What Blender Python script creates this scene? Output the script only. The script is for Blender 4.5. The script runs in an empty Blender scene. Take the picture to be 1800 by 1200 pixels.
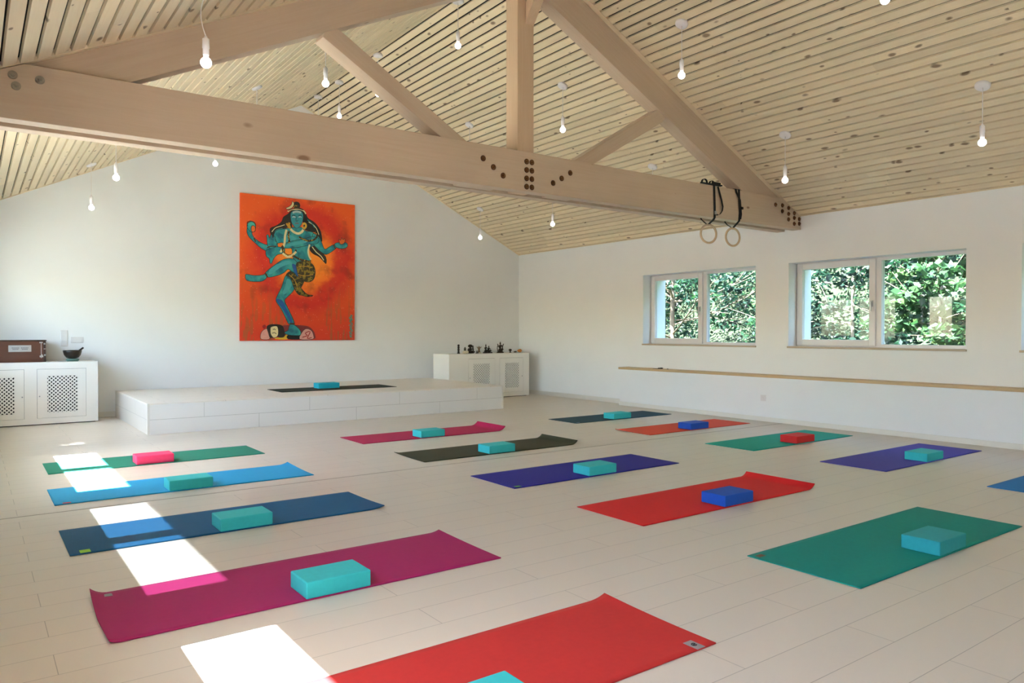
import bpy, bmesh, math, random
import numpy as np
from mathutils import Vector, Matrix
random.seed(7)
S = bpy.context.scene
COL = S.collection
PI = math.pi

# ------------------------------------------------------------------ materials
def new_mat(name):
    m = bpy.data.materials.new(name); m.use_nodes = True
    nt = m.node_tree; nt.nodes.clear()
    out = nt.nodes.new('ShaderNodeOutputMaterial')
    return m, nt, out
def N(nt, typ, **kw):
    n = nt.nodes.new(typ)
    for k, v in kw.items():
        if k.startswith('i_'): n.inputs[k[2:].replace('_', ' ')].default_value = v
        else: setattr(n, k, v)
    return n
def L(nt, a, b): nt.links.new(a, b)
def lin(c):
    c = [x/255.0 for x in c]
    return tuple((x/12.92 if x <= .04045 else ((x+.055)/1.055)**2.4) for x in c) + (1.0,)
def objco(nt):
    return N(nt, 'ShaderNodeTexCoord').outputs['Object']
def math_(nt, op, a, b=None, c=None):
    n = nt.nodes.new('ShaderNodeMath'); n.operation = op
    for i, v in enumerate((a, b, c)):
        if v is None: continue
        if isinstance(v, (int, float)): n.inputs[i].default_value = v
        else: nt.links.new(v, n.inputs[i])
    return n.outputs[0]
def mixc(nt, fac, a, b, mode='MIX'):
    n = nt.nodes.new('ShaderNodeMix'); n.data_type = 'RGBA'; n.blend_type = mode
    for i, v in ((0, fac), (6, a), (7, b)):
        if isinstance(v, (int, float)): n.inputs[i].default_value = v
        elif isinstance(v, tuple): n.inputs[i].default_value = v
        else: nt.links.new(v, n.inputs[i])
    return n.outputs[2]
def plain(name, col, rough=.6, var=.06, scale=12., bump=0., metallic=0., spec=.5, bscale=None):
    """one colour with a faint procedural variation"""
    m, nt, out = new_mat(name)
    b = N(nt, 'ShaderNodeBsdfPrincipled'); L(nt, b.outputs[0], out.inputs[0])
    co = objco(nt)
    no = N(nt, 'ShaderNodeTexNoise', i_Scale=scale, i_Detail=3.0); L(nt, co, no.inputs['Vector'])
    c = lin(col); d = tuple(x*(1-var*2) for x in c[:3]) + (1,); e = tuple(min(1, x*(1+var)) for x in c[:3]) + (1,)
    L(nt, mixc(nt, no.outputs[0], d, e), b.inputs['Base Color'])
    b.inputs['Roughness'].default_value = rough; b.inputs['Metallic'].default_value = metallic
    b.inputs['Specular IOR Level'].default_value = spec
    if bump:
        n2 = N(nt, 'ShaderNodeTexNoise', i_Scale=bscale or scale*8, i_Detail=2.0); L(nt, co, n2.inputs['Vector'])
        bp = N(nt, 'ShaderNodeBump', i_Strength=bump, i_Distance=.002); L(nt, n2.outputs[0], bp.inputs['Height']); L(nt, bp.outputs[0], b.inputs['Normal'])
    return m
def wood(name, base, dark, knot, axis='X', rough=.55, pitch=None, off=0., tint=.12, knots=1.0, kscale=3.2):
    """sawn softwood: grain along AXIS, knots; PITCH gives each board (across axis X, running along Y) its own tone"""
    m, nt, out = new_mat(name)
    b = N(nt, 'ShaderNodeBsdfPrincipled'); L(nt, b.outputs[0], out.inputs[0])
    co = objco(nt)
    sx = N(nt, 'ShaderNodeSeparateXYZ'); L(nt, co, sx.inputs[0])
    if pitch:
        idx = math_(nt, 'FLOOR', math_(nt, 'DIVIDE', math_(nt, 'SUBTRACT', sx.outputs[0], off), pitch))
        r1 = N(nt, 'ShaderNodeTexWhiteNoise', noise_dimensions='1D'); L(nt, idx, r1.inputs['W'])
        # butt joints along the board
        seg = math_(nt, 'FLOOR', math_(nt, 'DIVIDE', math_(nt, 'ADD', sx.outputs[1], math_(nt, 'MULTIPLY', r1.outputs[0], 9.0)), 3.1))
        r2 = N(nt, 'ShaderNodeTexWhiteNoise', noise_dimensions='2D')
        cb = N(nt, 'ShaderNodeCombineXYZ'); L(nt, idx, cb.inputs[0]); L(nt, seg, cb.inputs[1]); L(nt, cb.outputs[0], r2.inputs['Vector'])
        tone = r2.outputs[0]
        cz = N(nt, 'ShaderNodeCombineXYZ'); L(nt, sx.outputs[0], cz.inputs[0]); L(nt, sx.outputs[1], cz.inputs[1])
        L(nt, math_(nt, 'MULTIPLY', tone, 37.0), cz.inputs[2]); vec = cz.outputs[0]
    else:
        nn = N(nt, 'ShaderNodeTexNoise', i_Scale=1.3, i_Detail=1.0); L(nt, co, nn.inputs['Vector']); tone = nn.outputs[0]; vec = co
    mp = N(nt, 'ShaderNodeMapping'); L(nt, vec, mp.inputs[0])
    s = {'X': (1.2, 26, 26), 'Y': (26, 1.2, 26), 'Z': (26, 26, 1.2)}[axis]; mp.inputs['Scale'].default_value = s
    g = N(nt, 'ShaderNodeTexNoise', i_Scale=1.5, i_Detail=6.0, i_Roughness=.6, i_Distortion=.6); L(nt, mp.outputs[0], g.inputs['Vector'])
    c0 = mixc(nt, math_(nt, 'MULTIPLY', g.outputs[0], .8), lin(base), lin(dark))
    hs = N(nt, 'ShaderNodeHueSaturation'); L(nt, c0, hs.inputs['Color'])
    L(nt, math_(nt, 'ADD', math_(nt, 'MULTIPLY', tone, tint*2), 1-tint), hs.inputs['Value'])
    # knots
    mk = N(nt, 'ShaderNodeMapping'); L(nt, vec, mk.inputs[0])
    ks = {'X': (.55, 1, 1), 'Y': (1, .55, 1), 'Z': (1, 1, .55)}[axis]; mk.inputs['Scale'].default_value = ks
    dn = N(nt, 'ShaderNodeTexNoise', i_Scale=9.0); L(nt, mk.outputs[0], dn.inputs['Vector'])
    mxv = N(nt, 'ShaderNodeVectorMath', operation='MULTIPLY_ADD'); L(nt, dn.outputs['Color'], mxv.inputs[0]); mxv.inputs[1].default_value = (.03,)*3; L(nt, mk.outputs[0], mxv.inputs[2])
    vo = N(nt, 'ShaderNodeTexVoronoi', i_Scale=kscale); L(nt, mxv.outputs[0], vo.inputs['Vector'])
    hv = N(nt, 'ShaderNodeSeparateColor'); L(nt, vo.outputs['Color'], hv.inputs[0])
    size = math_(nt, 'MULTIPLY', math_(nt, 'POWER', hv.outputs[0], 2.0), .085*knots)
    kf = math_(nt, 'SUBTRACT', 1.0, math_(nt, 'DIVIDE', vo.outputs['Distance'], math_(nt, 'MAXIMUM', size, .001)))
    cl = N(nt, 'ShaderNodeClamp'); L(nt, math_(nt, 'MULTIPLY', kf, 2.2), cl.inputs[0])
    L(nt, mixc(nt, math_(nt, 'MULTIPLY', cl.outputs[0], .8), hs.outputs[0], lin(knot)), b.inputs['Base Color'])
    b.inputs['Roughness'].default_value = rough
    bp = N(nt, 'ShaderNodeBump', i_Strength=.15, i_Distance=.002); L(nt, g.outputs[0], bp.inputs['Height']); L(nt, bp.outputs[0], b.inputs['Normal'])
    return m
def planks(name, col, seam, plane='XY', w=1.31, h=.197, off=(0, 0), rough=.35, mortar=.0016):
    m, nt, out = new_mat(name)
    b = N(nt, 'ShaderNodeBsdfPrincipled'); L(nt, b.outputs[0], out.inputs[0])
    co = objco(nt); sx = N(nt, 'ShaderNodeSeparateXYZ'); L(nt, co, sx.inputs[0])
    cb = N(nt, 'ShaderNodeCombineXYZ')
    L(nt, math_(nt, 'ADD', sx.outputs['XYZ'.index(plane[0])], off[0]), cb.inputs[0]); L(nt, math_(nt, 'ADD', sx.outputs['XYZ'.index(plane[1])], off[1]), cb.inputs[1])
    br = N(nt, 'ShaderNodeTexBrick'); L(nt, cb.outputs[0], br.inputs['Vector'])
    br.inputs['Scale'].default_value = 1.; br.inputs['Brick Width'].default_value = w; br.inputs['Row Height'].default_value = h
    br.inputs['Mortar Size'].default_value = mortar; br.inputs['Mortar Smooth'].default_value = .2; br.inputs['Bias'].default_value = 0
    c = lin(col); br.inputs['Color1'].default_value = c; br.inputs['Color2'].default_value = tuple(x*.975 for x in c[:3]) + (1,)
    br.inputs['Mortar'].default_value = lin(seam)
    no = N(nt, 'ShaderNodeTexNoise', i_Scale=1.1, i_Detail=4.0); L(nt, co, no.inputs['Vector'])
    L(nt, mixc(nt, math_(nt, 'MULTIPLY', no.outputs[0], .12), br.outputs[0], lin([x*.9 for x in col])), b.inputs['Base Color'])
    L(nt, math_(nt, 'ADD', math_(nt, 'MULTIPLY', no.outputs[0], .12), rough-.06), b.inputs['Roughness'])
    bp = N(nt, 'ShaderNodeBump', i_Strength=.4, i_Distance=.001, invert=True); L(nt, br.outputs[1], bp.inputs['Height']); L(nt, bp.outputs[0], b.inputs['Normal'])
    return m
def glass(name, tint=(1, 1, 1, 1)):
    m, nt, out = new_mat(name)
    t = N(nt, 'ShaderNodeBsdfTransparent'); t.inputs[0].default_value = tint
    g = N(nt, 'ShaderNodeBsdfGlossy'); g.inputs['Roughness'].default_value = .01
    f = N(nt, 'ShaderNodeFresnel'); ge = N(nt, 'ShaderNodeNewGeometry'); L(nt, math_(nt, 'SUBTRACT', 1.5, math_(nt, 'MULTIPLY', ge.outputs['Backfacing'], 1.5-1/1.5)), f.inputs['IOR'])
    mx = N(nt, 'ShaderNodeMixShader'); L(nt, math_(nt, 'MULTIPLY', f.outputs[0], .45), mx.inputs[0]); L(nt, t.outputs[0], mx.inputs[1]); L(nt, g.outputs[0], mx.inputs[2]); L(nt, mx.outputs[0], out.inputs[0])
    return m
def emit(name, col, st):
    m, nt, out = new_mat(name)
    e = N(nt, 'ShaderNodeEmission'); e.inputs[0].default_value = col; e.inputs[1].default_value = st
    L(nt, e.outputs[0], out.inputs[0]); return m

WALL = plain('wall_paint', (236, 237, 238), .9, .015, 2.5, bump=.05, bscale=90)
WALLB = WALL
FLOOR = planks('white_floor_boards', (214, 206, 194), (160, 155, 147), 'XY', off=(-.24, -.044))
STAGE_TOP = planks('stage_top_boards', (238, 232, 222), (175, 168, 158), 'XY', off=(.1, 0))
STAGE_F = planks('stage_front_boards', (238, 236, 233), (160, 156, 150), 'XZ', off=(.35, .015), h=.1875)
STAGE_S = planks('stage_side_boards', (226, 221, 212), (160, 156, 150), 'YZ', off=(.3, .015), h=.1875)
SLAT = wood('pale_spruce_slats', (232, 216, 186), (214, 192, 156), (96, 62, 34), 'Y', .6, pitch=.1035, off=.003, tint=.085, knots=3.6, kscale=10.5)
GAPM = plain('dark_underlay', (14, 10, 7), .9, .1)
GLUE = wood('glulam_timber', (196, 176, 155), (176, 152, 126), (110, 76, 48), 'X', .5, tint=.13, knots=1.9, kscale=4.2)
GLUEZ = wood('post_timber', (206, 180, 152), (186, 154, 122), (110, 76, 48), 'Z', .5, tint=.07, knots=1.9, kscale=4.2)
TRIMW = plain('batten_wood', (228, 208, 176), .6, .05, 3.)
SHELFW = wood('shelf_wood', (200, 172, 132), (176, 146, 104), (120, 90, 60), 'Y', .5, knots=1.5)
SILLM = plain('sill_stone', (186, 168, 146), .5, .05, 8)
WHITE = plain('white_lacquer', (228, 225, 218), .45, .01, 4)
CABW = plain('cabinet_white', (240, 237, 230), .4, .015, 3)
PVC = plain('white_window_plastic', (226, 222, 222), .3, .01, 4)
SILVER = plain('satin_metal', (170, 170, 172), .35, .04, 20, metallic=.8)
BOLTM = plain('bronze_bolt', (116, 78, 44), .35, .15, 60, metallic=.7)
BOLTD = plain('bolt_hole', (70, 42, 22), .7, .1, 60)
BOLTG = plain('zinc_bolt', (150, 142, 128), .45, .1, 60, metallic=.5)
BLACK = plain('black_webbing', (14, 13, 14), .75, .2, 80, bump=.2)
CORD = plain('white_cord', (236, 230, 226), .6, .02)
PORC = plain('white_porcelain', (234, 230, 232), .35, .02)
BULB = emit('lit_bulb_glass', (1, .93, .86, 1), 9.0)
CLEAR = glass('clear_bulb_glass')
GL = glass('window_glass', (.97, .985, .975, 1))
GLR = glass('dimming_window_glass', (.74, .77, .76, 1))  # grey tint added to hold back light through these panes
GLS = glass('sun_dimming_glass', (.19, .20, .205, 1))  # dark tint added to weaken the sun through the middle left window
GLT = glass('light_dimming_glass', (.70, .71, .72, 1))  # tint added to cut the daylight from the nearer left windows
FOAMC = {}
def foam(name, col, rough=.75):
    if name not in FOAMC:
        FOAMC[name] = plain(name, col, rough, .05, 40, bump=.15, bscale=350, spec=.35)
    return FOAMC[name]

# ------------------------------------------------------------------ mesh helpers
def box(bm, x0, x1, y0, y1, z0, z1, mi=0):
    v = [bm.verts.new((x, y, z)) for x in (x0, x1) for y in (y0, y1) for z in (z0, z1)]
    for f in ((0, 1, 3, 2), (4, 6, 7, 5), (0, 4, 5, 1), (2, 3, 7, 6), (0, 2, 6, 4), (1, 5, 7, 3)):
        bm.faces.new([v[i] for i in f]).material_index = mi
def prism(bm, pts, y0, y1, mi=0, plane='XZ'):
    """extrude a 2-D outline; plane XZ -> along Y, YZ -> along X, XY -> along Z"""
    def P(a, b, c): return {'XZ': (a, c, b), 'YZ': (c, a, b), 'XY': (a, b, c)}[plane]
    A = [bm.verts.new(P(a, b, y0)) for a, b in pts]; B = [bm.verts.new(P(a, b, y1)) for a, b in pts]
    n = len(pts)
    bm.faces.new(A).material_index = mi; bm.faces.new(B[::-1]).material_index = mi
    for i in range(n): bm.faces.new([A[i], B[i], B[(i+1) % n], A[(i+1) % n]]).material_index = mi
def lathe(bm, prof, seg=20, c=(0, 0, 0), mi=0, sx=1., sy=1.):
    rings = []
    for r, z in prof:
        if r < 1e-5: rings.append([bm.verts.new((c[0], c[1], c[2]+z))])
        else: rings.append([bm.verts.new((c[0]+sx*r*math.cos(2*PI*k/seg), c[1]+sy*r*math.sin(2*PI*k/seg), c[2]+z)) for k in range(seg)])
    for a, b in zip(rings, rings[1:]):
        for k in range(seg):
            k2 = (k+1) % seg
            if len(a) == 1 and len(b) == 1: continue
            if len(a) == 1: f = [a[0], b[k], b[k2]]
            elif len(b) == 1: f = [a[k], b[0], a[k2]]
            else: f = [a[k], b[k], b[k2], a[k2]]
            fc = bm.faces.new(f); fc.material_index = mi; fc.smooth = True
    if len(rings[0]) > 1: bm.faces.new(rings[0]).material_index = mi
    if len(rings[-1]) > 1: bm.faces.new(rings[-1][::-1]).material_index = mi
def ball(bm, c, r, sx=1, sy=1, sz=1, mi=0, u=12, v=8):
    prof = [(r*math.sin(PI*i/v), -r*sz*math.cos(PI*i/v)) for i in range(v+1)]
    prof[0] = (0, -r*sz); prof[-1] = (0, r*sz)
    lathe(bm, prof, u, c, mi, sx, sy)
def tube(bm, pts, r, seg=8, mi=0, closed=False):
    pts = [Vector(p) for p in pts]; n = len(pts); rings = []
    if not isinstance(r, (list, tuple)): r = [r]*n
    prev = None
    for i in range(n):
        a = pts[(i-1) % n] if (closed or i > 0) else pts[i]; b = pts[(i+1) % n] if (closed or i < n-1) else pts[i]
        t = (b-a).normalized()
        if prev is None:
            prev = t.orthogonal().normalized()
        prev = (prev-t*prev.dot(t)).normalized(); q = t.cross(prev)
        rings.append([bm.verts.new(pts[i]+(prev*math.cos(2*PI*k/seg)+q*math.sin(2*PI*k/seg))*r[i]) for k in range(seg)])
    m = n if closed else n-1
    for i in range(m):
        A, B = rings[i], rings[(i+1) % n]
        for k in range(seg):
            f = bm.faces.new([A[k], A[(k+1) % seg], B[(k+1) % seg], B[k]]); f.material_index = mi; f.smooth = True
    if not closed:
        bm.faces.new(rings[0][::-1]).material_index = mi; bm.faces.new(rings[-1]).material_index = mi
def ribbon(bm, pts, w, th, side=(1, 0, 0), mi=0):
    """flat webbing along pts, WIDE along side"""
    pts = [Vector(p) for p in pts]; s = Vector(side).normalized(); rings = []
    for i, p in enumerate(pts):
        t = (pts[min(i+1, len(pts)-1)]-pts[max(i-1, 0)]).normalized()
        nrm = t.cross(s).normalized()
        rings.append([bm.verts.new(p+s*a*w/2+nrm*b*th/2) for a, b in ((-1, -1), (1, -1), (1, 1), (-1, 1))])
    for A, B in zip(rings, rings[1:]):
        for k in range(4): bm.faces.new([A[k], A[(k+1) % 4], B[(k+1) % 4], B[k]]).material_index = mi
    bm.faces.new(rings[0][::-1]); bm.faces.new(rings[-1])
def obj(name, bm, mats, parent=None, bevel=0., loc=(0, 0, 0)):
    bmesh.ops.recalc_face_normals(bm, faces=bm.faces[:])
    me = bpy.data.meshes.new(name); bm.to_mesh(me); bm.free()
    for m in (mats if isinstance(mats, (list, tuple)) else [mats]): me.materials.append(m)
    o = bpy.data.objects.new(name, me); COL.objects.link(o); o.location = loc
    if parent: o.parent = parent
    if bevel:
        b = o.modifiers.new('bevel', 'BEVEL'); b.width = bevel; b.segments = 2; b.limit_method = 'ANGLE'
    return o
def B(): return bmesh.new()
def thing(name, label, cat, loc=(0, 0, 0), rz=0., group=None):
    o = bpy.data.objects.new(name, None); COL.objects.link(o); o.location = loc; o.rotation_euler = (0, 0, rz)
    o.empty_display_size = .1
    return tag(o, label, cat, group)
def tag(o, label, cat, group=None):
    o['label'] = label; o['category'] = cat
    if group: o['group'] = group
    return o
def struct(o, label=None):
    o['kind'] = 'structure'
    if label: o['label'] = label
    return o
def dup(root, loc, rz, label):
    def cp(o, par):
        c = o.copy(); COL.objects.link(c); c.parent = par
        for ch in list(o.children): cp(ch, c)
        return c
    kids = list(root.children)
    r = root.copy(); COL.objects.link(r); r.location = loc; r.rotation_euler = (0, 0, rz); r['label'] = label
    for k in kids: cp(k, r)
    return r

# ------------------------------------------------------------------ dimensions (metres)
XL, XR, YF, YB = -.03, 8.75, -4.0, 11.75
XRO, XLO = 9.27, -.40
RX, RZ, SR, SLF = 4.36, 4.86, .492, .485
def ceil_z(x): return RZ-(SR*(x-RX) if x > RX else SLF*(RX-x))
SKY, SUN, EXPO = 2.5, 138, .71
# ------------------------------------------------------------------ shell
bm = B(); box(bm, XLO, XRO, YF-.3, YB+.3, -.25, 0); struct(obj('floor', bm, FLOOR))
def gable(bm, y0, y1):
    prism(bm, [(XLO, -.0), (XRO, -.0), (XRO, 2.72), (XR, ceil_z(XR)+.06), (RX, RZ+.06), (XL, ceil_z(XL)+.06), (XLO, 2.7)], y0, y1)
bm = B(); gable(bm, YB, YB+.3); struct(obj('wall_back', bm, WALLB))
bm = B(); gable(bm, YF-.3, YF); struct(obj('wall_front', bm, WALL))
# window openings on both long walls
WINS = [(6.285, 8.40, 7.34), (3.61, 5.775, 4.69), (.93, 3.08, 2.0), (-1.75, .43, -.66)]
Z0W, Z1W = 1.0, 2.10
def holed(name, xa, xb, wins):
    bm = B(); ys = YF
    for y0, y1, _ in sorted(wins):
        box(bm, xa, xb, ys, y0, 0, 2.72); box(bm, xa, xb, y0, y1, 0, Z0W-.02); box(bm, xa, xb, y0, y1, Z1W, 2.72); ys = y1
    box(bm, xa, xb, ys, YB, 0, 2.72)
    bmesh.ops.remove_doubles(bm, verts=bm.verts[:], dist=1e-5)
    return struct(obj(name, bm, WALL))
WR = holed('wall_right', XR, XRO, WINS); holed('wall_left', XLO, XL, WINS+[(9.0, 11.12, 10.06)])  # extra left opening serves the added, unseen window
bm = B(); box(bm, 8.55, XR, YF, 8.72, 0, .585); struct(obj('plinth', bm, WALL, WR))
bm = B(); box(bm, XR-.014, XR, 8.72, YB, 0, .075); struct(obj('baseboard_right', bm, WHITE, None, .003))
bm = B(); box(bm, 1.35, XR, YB-.014, YB, 0, .075); struct(obj('baseboard_back', bm, WHITE, None, .003))
bm = B(); box(bm, 8.536, 8.55, YF, 8.734, 0, .06); struct(obj('trim_1', bm, WHITE, None, .003))
bm = B(); box(bm, 8.525, XR, YF+.01, 8.735, .585, .618)
tag(obj('ledge_shelf', bm, SHELFW, None, .003), 'long narrow wooden board capping the low plinth under the right-hand windows', 'shelf')

bm = B(); box(bm, XL, 8.536, 5.706, 5.722, -.001, .0008); struct(obj('expansion_joint', bm, plain('joint_filler', (158, 150, 138), .6), bpy.data.objects['floor']))
# ceiling: dark underlay with gapped slats on both slopes
bm = B()
prism(bm, [(XL-.25, ceil_z(XL-.25)+.065), (RX, RZ+.065), (XR+.25, RZ+.065-SR*(XR+.25-RX)), (XR+.25, RZ+.3-SR*(XR+.25-RX)), (RX, RZ+.3), (XL-.25, ceil_z(XL-.25)+.3)], YF-.3, YB+.3)
CE = struct(obj('ceiling', bm, GAPM))
P = .1035; G = .0235
def slats(name, s, side):
    bm = B(); h = math.hypot(1, s); total = ((XR-RX) if side > 0 else (RX-XL))*h
    k = 0
    while True:
        a, b = .003+k*P+G/2, .003+(k+1)*P-G/2
        if b > total-.03: break
        for y0, y1 in ((YF, 5.615), (5.93, YB-.035)): box(bm, a, b, y0, y1, 0, .022)
        k += 1
    box(bm, .003+k*P+G/2, total+.05, YF, YB, -.004, .03)        # closing strip at the wall
    o = obj(name, bm, SLAT, CE)
    if side > 0: u = Vector((1, 0, -s)).normalized(); v = Vector((0, 1, 0))
    else: u = Vector((-1, 0, -s)).normalized(); v = Vector((0, 1, 0))
    w = Vector((0, 0, 1)); w = (w-u*w.dot(u)).normalized()
    M = Matrix((u, v, w)).transposed().to_4x4(); M.translation = Vector((RX, 0, RZ))
    if side < 0: pass
    o.matrix_world = M; struct(o)
    # battens along the truss and against the back wall
    for y0, y1, dz in ((5.60, 5.66, -.004), (5.845, 5.945, 0), (YB-.045, YB, -.006)):
        bm = B(); box(bm, 0, total+.02, y0, y1, dz, .035)
        t = obj('batten', bm, TRIMW, CE); t.matrix_world = M; struct(t)
slats('slats', SR, 1); slats('slats', SLF, -1)

# ------------------------------------------------------------------ windows
def window(i, W, side, lab, tinted=False, gap=None):
    y0, y1, ym = W
    def X(a, b):                       # depth measured outwards from the inner wall face
        return (XR+a, XR+b) if side > 0 else (XL-b, XL-a)
    g = GLS if tinted == 'sun_dim' else GLT if tinted is True else (GLR if side > 0 or tinted else GL)
    def ring(bm, a, b, ya, yb, za, zb, w):
        xa, xb = X(a, b)
        box(bm, xa, xb, ya, ya+w, za, zb); box(bm, xa, xb, yb-w, yb, za, zb); box(bm, xa, xb, ya+w, yb-w, za, za+w); box(bm, xa, xb, ya+w, yb-w, zb-w, zb)
    bm = B(); ring(bm, .20, .28, y0, y1, Z0W, Z1W, .038)
    xa, xb = X(.20, .28); mw = .05
    box(bm, xa, xb, ym-mw, ym+mw, Z0W+.03, Z1W-.03)
    f = struct(obj('window_%d' % i, bm, PVC, None, .003), lab)
    bm = B(); ring(bm, .17, .235, ym+.012 if side > 0 else ym+.03, y1-.012, Z0W+.014, Z1W-.012, .078)
    s = struct(obj('sash', bm, PVC, f, .005))
    xa, xb = X(.21, .22)
    bm = B(); box(bm, xa, xb, ym+.06, y1-.06, Z0W+.06, Z1W-.06); p = struct(obj('pane', bm, g, s))
    xa, xb = X(.235, .245)
    bm = B(); box(bm, xa, xb, y0+.02, ym-.04, Z0W+.02, Z1W-.02); struct(obj('pane', bm, g, f))
    if side > 0:
        bm = B(); xa, xb = X(.158, .17); box(bm, xa, xb, ym+.035, ym+.065, 1.50, 1.575)
        box(bm, XR+.13, XR+.16, ym+.042, ym+.058, 1.545, 1.562); box(bm, XR+.125, XR+.143, ym+.04, ym+.06, 1.44, 1.565)
        struct(obj('handle', bm, SILVER, s, .003))
        bm = B(); box(bm, XR-.02, XR+.2, y0-.012, y1+.012, Z0W-.022, Z0W+.001); struct(obj('sill', bm, SILLM, f, .003))
    else:
        bm = B(); xa, xb = X(-.01, .2); box(bm, xa, xb, y0, y1, Z0W-.022, Z0W+.001); struct(obj('sill', bm, SILLM, f))
window(1, WINS[0], 1, 'two-part white window nearest the back corner of the right wall')
window(2, WINS[1], 1, 'wider-looking white two-part window in the middle of the right wall')
window(3, WINS[2], 1, 'white window cut off by the right border of the photo')
window(4, WINS[3], 1, 'window of the right wall beside the camera')
window(5, WINS[0], -1, 'window of the left wall by the back corner')
window(6, WINS[1], -1, 'window in the middle of the left wall', 'sun_dim')
window(7, WINS[2], -1, 'window of the left wall close to the camera', True)
window(9, (9.0, 11.12, 10.06), -1, 'added unseen window of the left wall above the left cabinet', 'mid')  # out of view, added to brighten the back left corner
window(8, WINS[3], -1, 'window of the left wall beside the camera', True)

# ------------------------------------------------------------------ roof truss
T = thing('roof_truss', 'large whitewashed timber roof truss spanning the whole room under the slatted ceiling', 'roof truss', (RX, 5.775, 2.52))
def tp(name, bm, m, lab=None, bevel=.004):
    o = obj(name, bm, m, T, bevel); o.matrix_parent_inverse = Matrix.Translation(-T.location)
    if lab: o['label'] = lab
    return o
for y0, y1 in ((5.60, 5.722), (5.835, 5.955)):
    bm = B(); prism(bm, [(XL, 2.52), (XR, 2.52), (XR, 2.695), (8.345, 2.888), (RX, 2.893), (.29, 2.878), (XL, 2.722)], y0, y1); tp('chord', bm, GLUE)
ya, yb = 5.655, 5.855
def rotwood(name, poly, y0, y1, m):
    """member whose grain follows its own long axis: polygon given in XZ, first edge is the long one"""
    a, b = Vector(poly[0]), Vector(poly[1]); d = (b-a).normalized(); n = Vector((-d.y, d.x))
    bm = B(); prism(bm, [((Vector(p)-a).dot(d), (Vector(p)-a).dot(n)) for p in poly], y0, y1)
    o = obj(name, bm, m, T, .004)
    M = Matrix(((d.x, 0, n.x, a.x), (0, 1, 0, 0), (d.y, 0, n.y, a.y), (0, 0, 0, 1)))
    o.matrix_parent_inverse = Matrix.Translation(-T.location); o.matrix_basis = M
    return o
zt = -.002
rotwood('rafter', [(RX, RZ+zt), (XR, ceil_z(XR)+zt), (XR, 2.60), (8.22, 2.60), (RX, RZ-.36)], ya, yb-.04, GLUE)
rotwood('rafter', [(RX, RZ+zt), (XL, ceil_z(XL)+zt), (XL, 2.60), (.33, 2.60), (.33+.0, 2.62), (RX, RZ-.29)], ya, yb-.05, GLUE)
yc, yd = 5.675, 5.86
bm = B(); box(bm, 4.212, 4.405, yc, yd, 2.53, 4.56); tp('king_post', bm, GLUEZ)
# struts (outlines in XZ)
rotwood('strut', [(2.46, 3.605), (3.66, 2.90), (3.98, 2.71), (4.0, 2.53), (3.60, 2.53), (3.37, 2.91), (2.286, 3.535), (2.33, 3.66)], yc, yd-.01, GLUE)
rotwood('strut', [(6.12, 3.63), (4.98, 2.945), (4.70, 2.78), (4.62, 2.53), (4.95, 2.53), (5.163, 2.90), (6.21, 3.51), (6.3, 3.62)][::1], yc, yd-.03, GLUE)
# knee brace from the post up to the ridge, running towards the room's front
bm = B(); prism(bm, [(5.675, 4.13), (5.675, 4.32), (5.30, 4.80), (5.14, 4.80)], 4.30, 4.405, plane='YZ'); tp('knee_brace', bm, GLUEZ)
# bolts
def bolt_bm(gray=False, r=.027):
    bm = B(); seg = 16
    def cyl(r, y0, y1, mi, seg=16):
        A = [bm.verts.new((r*math.cos(2*PI*k/seg), y0, r*math.sin(2*PI*k/seg))) for k in range(seg)]; C = [bm.verts.new((r*math.cos(2*PI*k/seg), y1, r*math.sin(2*PI*k/seg))) for k in range(seg)]
        bm.faces.new(A).material_index = mi; bm.faces.new(C).material_index = mi
        for k in range(seg): bm.faces.new([A[k], C[k], C[(k+1) % seg], A[(k+1) % seg]]).material_index = mi
    cyl(r, 0, -.004, 1); cyl(r*.8, -.004, -.007, 0); cyl(r*.42, -.007, -.02, 0, 6)
    return bm
bo = obj('bolt', bolt_bm(), [BOLTM, BOLTD]); bo.location = (3.767, 5.6, 2.758); meshA = bo.data
bpos = [(3.767, 2.762), (3.88, 2.697), (3.989, 2.633)] + [(x, z) for x in (4.262, 4.324) for z in (2.799, 2.72, 2.641, 2.563)] + [(4.585, 2.635), (4.693, 2.693), (4.803, 2.76),
        (8.195, 2.79), (8.34, 2.795), (8.34, 2.722), (8.475, 2.775), (8.475, 2.70), (8.475, 2.63), (8.60, 2.72), (8.60, 2.66), (8.60, 2.585), (8.71, 2.655), (8.71, 2.595)]
for k, (x, z) in enumerate(bpos):
    o = bo if k == 0 else bo.copy()
    if k: COL.objects.link(o)
    o.parent = T; o.matrix_parent_inverse = Matrix.Translation(-T.location); o.location = (x, 5.6, z)
bg = obj('bolt', bolt_bm(), [BOLTG, BOLTG], T); bg.matrix_parent_inverse = Matrix.Translation(-T.location); bg['label'] = 'grey bolt at the left end of the beam'
for k, (x, z) in enumerate([(.229, 2.795), (.246, 2.73), (.373, 2.791)]):
    o = bg if k == 0 else bg.copy()
    if k: COL.objects.link(o)
    o.location = (x, 5.6, z)

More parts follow.
